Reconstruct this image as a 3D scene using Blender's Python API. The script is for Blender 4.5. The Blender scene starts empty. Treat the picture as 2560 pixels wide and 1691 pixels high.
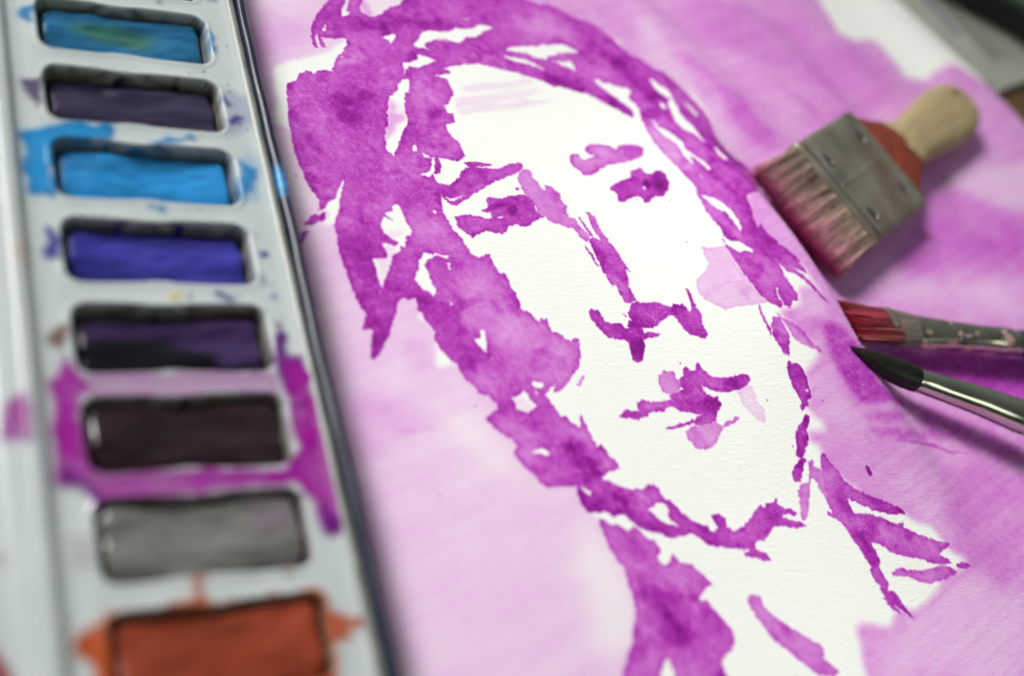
import bpy, bmesh, math, random
import numpy as np
from mathutils import Matrix, Vector

# ------------------------------------------------------------------ camera, light, exposure
MM = 0.001                                   # everything below is laid out in millimetres
scene = bpy.context.scene
col = scene.collection
CAM_H = 160.0
RIGHT = (0.871619, -0.269708, 0.409315)
DOWN = (-0.000812, -0.835814, -0.549012)
FWD = (0.490184, 0.478197, -0.728730)
cam_data = bpy.data.cameras.new('camera')
cam_data.sensor_fit = 'HORIZONTAL'
cam_data.sensor_width = 36.0
cam_data.lens = 3020.0 / 2560.0 * 36.0
cam_data.clip_start = 0.01
cam_data.clip_end = 20.0
cam_data.dof.use_dof = True
cam_data.dof.focus_distance = 0.233
cam_data.dof.aperture_fstop = 6.2
cam = bpy.data.objects.new('camera', cam_data)
col.objects.link(cam)
cam.matrix_world = Matrix(((RIGHT[0], -DOWN[0], -FWD[0], 0.0),
                           (RIGHT[1], -DOWN[1], -FWD[1], 0.0),
                           (RIGHT[2], -DOWN[2], -FWD[2], CAM_H * MM),
                           (0, 0, 0, 1)))
scene.camera = cam

world = bpy.data.worlds.new('World')
scene.world = world
world.use_nodes = True
# the dim room: lighter towards the window wall, darker behind the photographer
wn = world.node_tree
wtc = wn.nodes.new('ShaderNodeTexCoord'); wsx = wn.nodes.new('ShaderNodeSeparateXYZ'); wrp = wn.nodes.new('ShaderNodeValToRGB'); wmr = wn.nodes.new('ShaderNodeMapRange')
wmr.inputs['From Min'].default_value = -1.0
wn.links.new(wtc.outputs['Generated'], wsx.inputs[0]); wn.links.new(wsx.outputs['Y'], wmr.inputs['Value']); wn.links.new(wmr.outputs[0], wrp.inputs[0])
wrp.color_ramp.elements[0].color = (0.03, 0.033, 0.03, 1); wrp.color_ramp.elements[0].position = 0.1
wrp.color_ramp.elements[1].color = (0.26, 0.29, 0.28, 1); wrp.color_ramp.elements[1].position = 0.95
wn.links.new(wrp.outputs[0], wn.nodes['Background'].inputs[0])
wn.nodes['Background'].inputs[1].default_value = 0.9

def area(name, loc, target, size, power, color):
    L = bpy.data.lights.new(name, 'AREA')
    L.shape = 'RECTANGLE'; L.size = size[0]; L.size_y = size[1]
    L.energy = power; L.color = color
    o = bpy.data.objects.new(name, L); col.objects.link(o)
    o.location = loc
    o.rotation_euler = (Vector(target) - Vector(loc)).to_track_quat('-Z', 'Y').to_euler()
    return o
# the window the desk stands at: large, beyond the top edge of the sheet
win = area('window_light', (-0.34, 0.66, 0.60), (0.142, 0.108, 0.0), (0.42, 0.34), 0.72, (1.0, 0.985, 0.96))

win.data.spread = math.radians(30)            # beam narrowed into a pool that imitates lens vignetting
# weak light from the room behind, seen as a streak on the metal ferrules
area('room_light', (0.42, -0.55, 0.50), (0.2, 0.09, 0.0), (0.7, 0.16), 1.1, (0.95, 1.0, 0.92))

scene.view_settings.view_transform = 'Standard'
scene.view_settings.look = 'None'
scene.view_settings.gamma = 1.0
scene.view_settings.use_curve_mapping = False
scene.view_settings.exposure = 0.0
scene.render.film_transparent = False

# outlines of the painted marks on the sheet: x,y in fiftieths of a millimetre on the desk
STROKES = [
('hair_stroke', 0.95, [
"4537,9552 4496,9444 4405,9327 4318,9195 4245,9068 4203,8980 4173,8849 4164,8738 4180,8679 4209,8682 4209,8747 4214,8825 4237,8892 4248,8863 4244,8800 4253,8724 4276,8697 4300,8707 4287,8777 4276,8845 4362,8853 4469,8862 4533,8884 4564,8890 4545,8807 4488,8687 4445,8649 4390,8585 4341,8493 4298,8410 4286,8371 4211,8367 4139,8348 4084,8295 4046,8328 4014,8335 3969,8306 3933,8264 3905,8223 3894,8179 3837,8163 3777,8125 3759,8010 3745,7871 3719,7691 3711,7557 3702,7412 3700,7257 3707,7155 3726,7062 3744,6991 3764,6880 3793,6820 3823,6759 3832,6698 3817,6648 3791,6613 3848,6625 3892,6689 3941,6728 3981,6749 4009,6806 4069,6897 4104,6973 4114,6970 4077,6860 4056,6783 4025,6732 3992,6582 3944,6537 3915,6445 3913,6360 3908,6264 3909,6121 3923,5944 3946,5770 3965,5631 3990,5516 4014,5499 3986,5437 3944,5324 3975,5324 4019,5340 4027,5312 4007,5245 3995,5198 3951,5054 3967,5019 4005,5053 4086,5140 4134,5218 4165,5262 4155,5237 4198,5332 4256,5446 4314,5583 4354,5641 4399,5658 4440,5634 4470,5651 4515,5662 4513,5592 4501,5523 4536,5499 4542,5418 4584,5359 4606,5301 4583,5233 4583,5196 4608,5116 4649,5036 4696,4978 4733,4943 4735,4876 4763,4808 4814,4729 4847,4661 4880,4632 4932,4630 4959,4580 5001,4534 4980,4491 4913,4461 4835,4394 4874,4333 4934,4255 5025,4176 5063,4110 5013,4071 5007,4018 5038,3954 5102,3856 5158,3770 5215,3720 5329,3706 5476,3718 5569,3730 5549,3695 5625,3659 5803,3744 5793,3776 5838,3805 5917,3833 6004,3850 5997,3925 5930,3993 5908,4092 5860,4072 5836,4149 5814,4248 5806,4359 5797,4425 5754,4273 5720,4274 5698,4310 5668,4320 5651,4370 5629,4382 5581,4390 5549,4479 5519,4558 5485,4609 5536,4647 5633,4722 5577,4628 5659,4642 5718,4685 5800,4761 5864,4816 5931,4882 5988,4984 6008,5065 6024,5170 6001,5206 5940,5160 5890,5185 5866,5221 5869,5235 5827,5248 5766,5273 5754,5344 5760,5422 5723,5393 5705,5411 5672,5376 5635,5406 5629,5460 5594,5496 5528,5504 5522,5539 5526,5611 5520,5708 5486,5745 5487,5867 5469,5923 5431,5911 5406,5942 5393,6016 5377,6078 5374,6141 5340,6141 5307,6103 5243,6097 5207,6128 5172,6165 5154,6241 5135,6316 5091,6404 5059,6493 5021,6609 5031,6687 5059,6840 5095,6955 5064,6987 5051,7027 5050,7089 5112,7106 5139,7140 5159,7236 5150,7313 5272,7286 5364,7278 5458,7356 5445,7457 5440,7544 5419,7557 5383,7598 5367,7670 5366,7752 5400,7785 5471,7800 5490,7931 5440,7926 5422,7993 5420,8031 5483,8077 5544,8162 5587,8245 5571,8322 5567,8417 5527,8451 5432,8470 5638,8535 5635,8570 5564,8584 5654,8637 5917,8702 5988,8724 6129,8711 6316,8673 6361,8818 6685,9911",
], [
"4565,9212 4623,9338 4671,9446 4700,9551 4745,9559 4687,9383 4659,9312 4699,9303 4663,9247 4617,9206",
"4815,9357 4854,9447 4911,9590 5459,9680 5289,9503 5146,9430 5048,9331 4946,9264 4899,9273 4843,9296",
"4302,8929 4349,9009 4378,9079 4361,8956",
"4963,8957 5058,9020 5139,9049 5122,8982 5080,8910 5033,8871 5035,8927",
"5304,8895 5384,8988 5472,9133 5580,9157 5736,9163 5885,9234 6019,9246 6153,9299 6194,9346 6318,9357 6385,9309 6265,9266 6142,9164 6091,9124 5969,9114 5902,9014 5825,9019 5632,9065 5754,8993 5658,9020 5570,9024 5535,8986 5449,8949 5457,8885 5533,8838 5451,8859 5366,8871",
"5312,8758 5421,8750 5522,8707 5385,8616 5256,8550 5176,8571 5151,8520 5111,8506 5096,8449 5077,8446 5100,8513 5105,8577 5128,8620 5202,8622 5262,8663 5309,8701",
"5040,8348 5127,8383 5076,8190 5025,8176 4977,7988 4959,7897 4954,7808 4944,7748 4873,7626 4816,7535 4783,7448 4716,7360 4675,7282 4664,7329 4625,7354 4618,7422 4651,7466 4648,7522 4679,7637 4718,7698 4747,7816 4805,8029 4840,8100 4889,8129 4945,8212 4967,8276",
"4898,7408 4959,7490 4968,7392 4910,7366",
"4990,7365 5042,7340 5089,7302 5009,7303",
"5079,7308 5117,7310 5066,7147 5044,7084 4986,7038 4945,7056 4902,7075 4979,7099 5028,7134",
"4437,8598 4453,8604 4430,8556",
"6010,9406 6122,9426 6058,9386",
"4526,6693 4590,6714 4607,6625 4624,6512 4653,6387 4633,6349 4594,6343 4539,6201 4520,6231 4464,6152 4419,6139 4376,6043 4341,5983 4269,5852 4212,5759 4205,5794 4203,5923 4206,6096 4335,6091 4349,6109 4338,6199 4329,6260 4404,6255 4471,6225 4497,6268 4419,6322 4369,6383 4365,6457 4387,6532 4426,6564 4522,6491 4431,6583 4436,6608 4531,6623",
"4720,6152 4772,6146 4789,6128 4826,6146 4865,6128 4974,6128 4943,6091 4881,6103 4819,6116 4720,6067 4692,6018 4703,5910 4710,5814 4735,5742 4685,5672 4655,5720 4596,5738 4558,5839 4553,5863 4606,5970 4648,6079 4686,6103",
"4903,6042 4941,6042 4929,5932 4914,5981",
"4913,6619 4945,6659 4961,6633 4941,6600",
"4818,5617 4849,5587 4828,5566",
"4196,5735 4210,5735 4162,5654",
"4954,5204 5028,5219 5037,5311 5093,5298 5069,5137 5049,5104 5063,5040 5006,5105",
"5076,5029 5098,5011 5080,4994",
"5390,4747 5437,4757 5498,4738 5508,4698 5464,4666 5418,4696",
"5393,4685 5421,4628 5402,4618",
"5152,4616 5192,4604 5252,4623 5288,4667 5317,4621 5333,4565 5375,4492 5312,4466 5266,4424 5219,4448 5151,4473 5163,4527",
"5166,4052 5226,4070 5317,4082 5344,4032 5312,4002 5267,4031 5184,4040",
]),
('hair_stroke', 0.95, [
"6645,9903 6317,8673 6451,8659 6640,8612 6788,8559 6881,8505 6942,8522 7213,8455 7283,8455 7395,8374 7516,8283 7620,8223 7754,8102 7792,8165 7787,8252 7683,8383 7583,8494 7487,8621 7450,8677 7532,8703 7577,8631 7644,8656 7703,8619 7813,8603 7897,8594 7913,8525 7838,8448 7861,8362 7905,8259 7889,8188 7851,8063 7864,7993 7853,7870 7868,7713 7894,7556 7952,7382 7988,7269 7997,7188 8048,7066 8052,6948 8023,6900 8022,6785 8016,6656 8035,6528 8081,6370 8067,6296 8029,6254 8029,6107 8057,5963 8089,5794 8120,5669 8175,5516 8242,5443 8303,5400 8352,5349 8388,5404 8361,5503 8391,5590 8429,5607 8383,5521 8404,5403 8463,5352 8529,5435 8602,5448 8617,5510 8596,5590 8554,5753 8553,5887 8613,5792 8703,5759 8789,5666 8856,5575 8917,5467 8999,5376 8909,5546 8854,5666 8788,5758 8699,5841 8753,5820 8859,5768 8849,5840 8809,5893 8841,5914 8795,5999 8677,6152 8596,6289 8581,6427 8510,6365 8528,6528 8579,6671 8592,6820 8629,6870 8805,6921 9232,7343 9225,7478 9158,7615 9082,7641 8989,7714 8914,7845 8870,7992 8915,8168 8918,8356 8868,8468 8793,8594 8717,8721 8633,8829 8540,8954 8444,8960 8360,9026 8266,9102 8143,9177 8050,9290 8004,9410 7898,9537 7780,9634 7567,9675 7444,9758 7258,9828 7135,9812 6929,9852 6840,9940",
], [
"6428,9000 6548,9060 6725,9095 6884,9112 6943,9163 7039,9152 7142,9202 7258,9203 7356,9150 7424,9092 7271,9069 7119,9047 7077,9007 6952,8971 6937,8902 6882,8928 6770,8928 6675,8980 6536,8975",
"6970,8941 7048,8919 7162,8918 7236,8945 7270,8900 7265,8781 7186,8821 7066,8888",
"6266,8911 6392,8905 6524,8891 6645,8884 6742,8841 6898,8723 6787,8765 6661,8804 6516,8824 6381,8870",
"8255,8781 8310,8768 8352,8690 8434,8629 8462,8521 8437,8440 8455,8349 8424,8252 8446,8142 8481,8032 8504,7958 8513,7828 8535,7699 8491,7754 8438,7882 8349,7935 8301,8081 8316,8209 8314,8301 8326,8393 8405,8436 8323,8522 8264,8627",
"8220,8386 8257,8371 8284,8299 8252,8261 8209,8295",
"8607,8470 8691,8424 8757,8281 8707,8231 8641,8309",
"8591,7664 8643,7617 8700,7439 8640,7425 8580,7534",
"7974,8086 8010,8070 8028,7981 8110,7912 8182,7823 8231,7715 8208,7607 8246,7571 8281,7499 8353,7390 8383,7283 8334,7240 8314,7338 8250,7464 8198,7500 8191,7341 8162,7395 8138,7519 8149,7661 8113,7733 8021,7839 7985,7980",
"8027,6908 8093,6879 8200,6823 8280,6712 8322,6604 8335,6492 8310,6370 8280,6318 8262,6450 8231,6610 8150,6663 8123,6746 8074,6839",
"8185,7215 8209,7136 8185,7128",
"8037,6266 8075,6286 8116,6204 8197,6209 8249,6150 8321,6091 8306,6049 8216,6076 8155,6049 8098,6118 8041,6166",
]),
('jaw_line_stroke', 1.10, [
"5753,3854 5777,3736 5860,3742 5893,3709 5949,3674 6050,3636 6113,3648 6190,3633 6256,3682 6309,3668 6341,3629 6342,3586 6374,3531 6426,3512 6453,3462 6513,3374 6588,3294 6668,3256 6722,3241 6728,3199 6770,3185 6824,3211 6816,3265 6801,3329 6839,3347 6898,3342 6939,3296 6932,3223 6981,3165 7076,3188 7189,3250 7282,3326 7373,3381 7417,3354 7456,3388 7545,3394 7580,3434 7575,3375 7617,3328 7694,3303 7748,3254 7695,3247 7593,3271 7562,3227 7741,3178 7797,3131 7705,3125 7622,3135 7519,3157 7426,3172 7364,3116 7311,3079 7277,3057 7206,3064 7155,3033 7143,2992 7182,2957 7230,2925 7280,2873 7167,2870 7097,2903 7012,2933 7008,2964 7083,2967 7076,2994 7015,2993 6950,3012 6870,3025 6733,3043 6653,3081 6586,3149 6522,3196 6475,3199 6455,3180 6368,3172 6295,3167 6226,3198 6168,3228 6072,3250 6005,3286 5953,3330 5928,3353 5891,3406 5855,3429 5802,3412 5783,3393 5758,3415 5705,3454 5632,3439 5583,3457 5529,3461 5490,3565 5487,3648 5511,3714 5398,3705 5341,3792",
], [
"6149,3441 6230,3467 6269,3507 6329,3508 6365,3479 6367,3426 6354,3365 6386,3300 6439,3254 6376,3274 6273,3313 6219,3353 6201,3396",
"5542,3707 5572,3729 5616,3698 5635,3650 5607,3612 5570,3633 5547,3676",
"5767,3816 5812,3798 5822,3765 5783,3752",
]),
('neck_stroke', 0.80, [
"5615,3399 5677,3379 5723,3325 5775,3342 5804,3300 5859,3265 5911,3282 5940,3311 5982,3257 6022,3213 6039,3171 6092,3157 6116,3104 6130,3053 6068,3017 6070,2967 6124,2928 6175,2938 6245,3033 6263,2981 6288,2929 6356,2923 6398,2909 6434,2856 6481,2801 6544,2730 6452,2684 6396,2640 6346,2605 6353,2570 6416,2579 6437,2547 6471,2465 6526,2382 6559,2300 6560,2214 6556,2291 6554,2205 6479,2129 6355,2088 6324,2023 6332,1928 6302,1753 5799,1823 5822,1994 5838,2111 5812,2148 5718,2059 5675,2014 5586,1853 5222,1904 5347,2076 5471,2239 5539,2314 5605,2453 5657,2540 5683,2632 5688,2726 5697,2861 5699,2948 5660,2991 5626,3131 5610,3263",
], [
"5707,3459 5747,3416 5765,3374 5748,3332 5705,3337 5670,3390 5641,3433",
"5817,3421 5855,3429 5906,3385 5933,3332 5900,3283 5840,3277 5808,3309 5794,3361",
]),
('neck_stroke', 0.62, [
"6866,2566 6942,2573 7005,2550 6998,2461 7060,2364 7157,2262 7287,2156 7424,2064 7437,2018 7410,1933 7460,1853 7516,1801 7418,1775 7287,1806 7223,1858 7109,1990 6963,2169 6895,2324 6853,2463",
], [
]),
('eyebrow_stroke', 0.85, [
"5087,6968 5195,6963 5252,7003 5303,7061 5352,7133 5435,7195 5500,7213 5532,7201 5589,7191 5668,7211 5666,7193 5802,7209 5939,7278 6052,7316 6089,7297 6065,7243 6024,7193 5888,7118 5747,7059 5673,7026 5570,6964 5466,6890 5351,6817 5255,6760 5178,6708 5132,6729 5078,6783 5053,6839",
"5426,7247 5459,7277 5558,7289 5637,7269 5729,7261 5673,7228 5588,7225 5495,7194",
], [
"5076,6818 5150,6796 5310,6845 5174,6760 5131,6769",
]),
('eyebrow_stroke', 0.75, [
"6933,7558 6972,7625 7065,7656 7173,7655 7263,7643 7326,7597 7402,7650 7492,7670 7603,7674 7675,7650 7677,7590 7633,7504 7523,7452 7428,7417 7282,7389 7133,7352 6996,7275 6951,7226 6858,7190 6775,7179 6759,7240 6710,7283 6683,7351 6713,7470 6829,7495 6828,7423 6890,7412 7005,7466 7028,7492 6963,7480 6948,7527",
], [
]),
('eye_stroke', 0.95, [
"5575,6827 5625,6815 5704,6798 5804,6851 5935,6879 6005,6869 6051,6822 6069,6780 6027,6709 6050,6668 6114,6601 6048,6586 5961,6542 5901,6486 5853,6465 5796,6477 5745,6502 5675,6467 5635,6414 5579,6380 5499,6385 5437,6410 5345,6382 5281,6356 5251,6311 5245,6349 5189,6393 5138,6456 5141,6508 5141,6573 5208,6587 5311,6590 5422,6573 5494,6542 5525,6569 5537,6649 5474,6634 5437,6666 5513,6689 5529,6784 5579,6834",
"5888,6944 5923,6959 5954,6951 5916,6934",
], [
"5501,6635 5541,6650 5505,6569 5478,6555",
"5590,6578 5656,6600 5651,6566 5596,6558",
]),
('eye_stroke', 1.15, [
"7009,6991 7083,7062 7175,7094 7340,7175 7364,7265 7437,7282 7515,7307 7530,7249 7569,7216 7642,7231 7674,7273 7754,7271 7781,7212 7760,7062 7677,6950 7595,6881 7521,6891 7457,6862 7391,6798 7354,6802 7351,6888 7261,6890 7142,6853 7099,6810 7052,6838 7082,6930 7049,6976",
], [
"7428,7046 7469,7045 7451,7002 7412,7003",
]),
('nose_stroke', 0.55, [
"6072,7226 6132,7216 6156,7174 6148,7114 6180,7058 6193,6986 6231,6931 6270,7027 6327,7009 6394,6910 6381,6837 6425,6745 6394,6694 6389,6609 6455,6583 6483,6485 6536,6389 6523,6334 6478,6293 6417,6402 6391,6470 6341,6469 6288,6496 6188,6528 6136,6554 6117,6608 6050,6668 6061,6738 6019,6834 5979,6903 5965,6973 5973,7073 5985,7132 6037,7194",
], [
]),
('nose_stroke', 0.85, [
"6602,6678 6661,6665 6693,6615 6687,6529 6710,6388 6759,6249 6788,6125 6818,6003 6837,5913 6808,5957 6791,5859 6770,5731 6796,5577 6718,5544 6674,5559 6641,5673 6620,5789 6587,5755 6574,5829 6537,5933 6541,6051 6521,6171 6524,6266 6510,6334 6573,6354 6655,6305 6621,6416 6609,6557 6622,6628",
"6498,6633 6514,6626 6587,6375 6560,6368 6521,6486",
"6441,6259 6466,6225 6495,6131 6514,5993 6498,5999 6475,6145",
], [
]),
('nose_stroke', 1.05, [
"6713,5532 6791,5565 6826,5544 6911,5545 6987,5553 7051,5529 7097,5488 7144,5484 7179,5513 7231,5489 7252,5481 7285,5503 7298,5439 7320,5400 7329,5384 7357,5434 7375,5585 7378,5677 7408,5659 7415,5594 7411,5517 7412,5454 7435,5414 7432,5339 7414,5254 7428,5192 7432,5143 7387,5108 7312,5136 7229,5174 7183,5251 7169,5314 7130,5391 7029,5362 6922,5297 6853,5271 6755,5265 6743,5212 6835,5218 6932,5187 6868,5173 6753,5154 6719,5145 6723,5067 6674,5011 6644,4925 6572,4906 6530,4938 6537,5031 6545,5125 6508,5156 6402,5161 6346,5205 6314,5233 6271,5318 6228,5404 6234,5477 6273,5506 6326,5486 6353,5424 6377,5351 6430,5330 6514,5333 6553,5307 6561,5258 6604,5280 6632,5363 6668,5347 6660,5411 6665,5460 6701,5495",
"6568,5458 6597,5439 6648,5375 6621,5401",
], [
]),
('mouth_stroke', 1.05, [
"6256,4416 6306,4425 6345,4400 6430,4407 6422,4452 6443,4496 6496,4527 6535,4502 6579,4493 6684,4486 6807,4495 6811,4540 6892,4568 6974,4595 6958,4654 6974,4698 7020,4729 7047,4808 7077,4823 7094,4804 7096,4775 7170,4780 7187,4831 7215,4857 7232,4803 7277,4741 7319,4690 7411,4675 7520,4676 7610,4689 7684,4693 7722,4660 7718,4615 7667,4574 7558,4540 7419,4525 7337,4534 7242,4571 7178,4629 7164,4624 7184,4577 7199,4518 7269,4478 7306,4480 7320,4416 7285,4352 7231,4301 7200,4248 7130,4221 7029,4207 6959,4247 6854,4222 6706,4211 6624,4216 6725,4232 6889,4253 6998,4288 7099,4335 7038,4335 6939,4360 6873,4377 6795,4428 6686,4391 6570,4398 6511,4368 6453,4338 6376,4321 6291,4347 6195,4344 6193,4360 6244,4383",
], [
]),
('mouth_stroke', 0.50, [
"6732,4728 6814,4792 6853,4800 6942,4782 6931,4713 6958,4688 6976,4652 6927,4599 6892,4568 6824,4544 6740,4579 6729,4648",
], [
]),
('mouth_stroke', 0.52, [
"6851,4167 6951,4225 7029,4207 7130,4221 7200,4248 7224,4212 7276,4174 7216,4124 7149,4042 7067,3983 6991,3973 6903,3997 6853,4089",
"7261,4197 7301,4227 7366,4237 7434,4258 7472,4257 7430,4214 7333,4179 7284,4178",
], [
]),
('mouth_stroke', 0.14, [
"7515,4521 7703,4570 7731,4476 7723,4386 7783,4311 7733,4171 7662,4212 7594,4298 7554,4392 7546,4472",
], [
]),
('cheek_stroke', 0.50, [
"5848,4686 5921,4768 5983,4808 5951,4756 5883,4690",
], [
]),
('cheek_stroke', 0.20, [
"7765,6190 7821,6142 7921,6154 8023,6168 8034,6016 8069,5825 8130,5599 8167,5498 8239,5434 7965,5419 7796,5417 7715,5397 7661,5450 7540,5519 7493,5640 7534,5774 7670,5862 7737,5938 7741,6063",
], [
]),
('forehead_stroke', 0.04, [
"5700,8339 6626,8570 6641,8531 5741,8265",
"5608,8154 6508,8415 6762,8400 6399,8287 5545,8022",
"5557,7977 6522,8255 6864,8298 6349,8137 5574,7910",
], [
]),
('ear_stroke', 0.80, [
"8118,5447 8110,5368 8120,5254 8141,5131 8121,5047 8107,5144 8092,5256 8092,5369",
], [
]),
('ear_stroke', 0.50, [
"8273,5374 8270,5317 8317,5238 8400,5195 8476,5134 8527,5058 8551,4965 8658,4869 8650,4825 8543,4893 8425,4954 8355,5032 8345,5106 8322,5200 8275,5279",
], [
]),
('ear_stroke', 0.72, [
"8215,5264 8286,5259 8308,5164 8327,5034 8277,4929 8260,4832 8195,4864 8171,4956 8145,5067 8167,5175",
], [
]),
('ear_stroke', 1.20, [
"8197,4764 8230,4785 8234,4726 8268,4747 8320,4748 8348,4681 8365,4587 8353,4518 8345,4427 8341,4381 8291,4352 8281,4273 8258,4298 8217,4256 8181,4248 8175,4283 8216,4324 8198,4417 8173,4522 8166,4627 8176,4708",
], [
"8313,4464 8334,4451 8311,4407 8300,4431",
]),
('neck_line_stroke', 1.25, [
"8209,4201 8267,4201 8206,4122 8153,4049 8170,3992 8113,3909 8056,3827 8011,3776 7966,3825 7995,3899 8010,3975 8058,4070 8115,4120 8184,4169",
], [
]),
('neck_line_stroke', 1.10, [
"8003,3788 8060,3771 8058,3733 8019,3732 7992,3680 7945,3609 7912,3558 7850,3559 7838,3609 7869,3671 7926,3720",
], [
]),
('neck_line_stroke', 0.60, [
"8065,3733 8112,3755 8110,3684 8163,3657 8183,3611 8161,3493 8125,3345 8095,3457 8068,3579 8033,3572 7991,3501 7947,3408 7892,3306 7809,3187 7765,3187 7793,3296 7834,3410 7820,3422 7868,3492 7913,3542 7990,3544 8027,3605 8046,3669",
], [
]),
('collar_stroke', 0.85, [
"8219,3783 8184,3644 8145,3484 8121,3335 8134,3215 8087,3241 8080,3210 8189,3133 8238,3010 8293,2875 8320,2766 8357,2666 8329,2638 8330,2574 8372,2474 8345,2436 8370,2370 8341,2370 8388,2270 8473,2186 8442,2294 8546,2188 8602,2129 8549,2266 8506,2412 8432,2436 8478,2483 8460,2591 8451,2666 8478,2705 8469,2824 8452,2900 8532,2870 8608,2830 8640,2784 8759,2744 8894,2703 9023,2674 9076,2637 9208,2608 9369,2593 9352,2649 9228,2698 9376,2746 9450,2795 9327,2822 9202,2871 9077,2914 8920,3005 8933,3047 8880,3041 8812,3048 8717,3111 8586,3156 8474,3178 8431,3172 8384,3188 8370,3276 8366,3358 8427,3313 8511,3262 8623,3207 8768,3161 8896,3133 9029,3133 8957,3199 8817,3266 8667,3334 8618,3349 8532,3401 8405,3512 8376,3602 8303,3731 8290,3798 8266,3820 8230,3793",
], [
]),
('collar_stroke', 0.60, [
"8561,2589 8686,2629 8768,2598 8899,2579 9006,2563 9120,2584 9230,2595 9333,2563 9393,2503 9286,2481 9118,2449 8968,2443 8841,2473 8735,2538 8568,2562",
], [
]),
('paint_spot', 0.90, [
"9418,2577 9489,2593 9575,2580 9617,2554 9529,2529 9443,2542",
], [
]),
('paint_spot', 1.50, [
"8712,3634 8745,3639 8761,3580 8767,3535 8726,3530 8721,3583",
], [
]),
('paint_spot', 1.10, [
"3626,6430 3645,6470 3681,6496 3710,6545 3755,6566 3792,6549 3852,6595 3851,6527 3803,6501 3760,6487 3721,6443",
], [
]),
('paint_spot', 0.60, [
"3580,6335 3617,6373 3670,6387 3636,6314 3582,6241 3560,6228",
], [
]),
]
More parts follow.
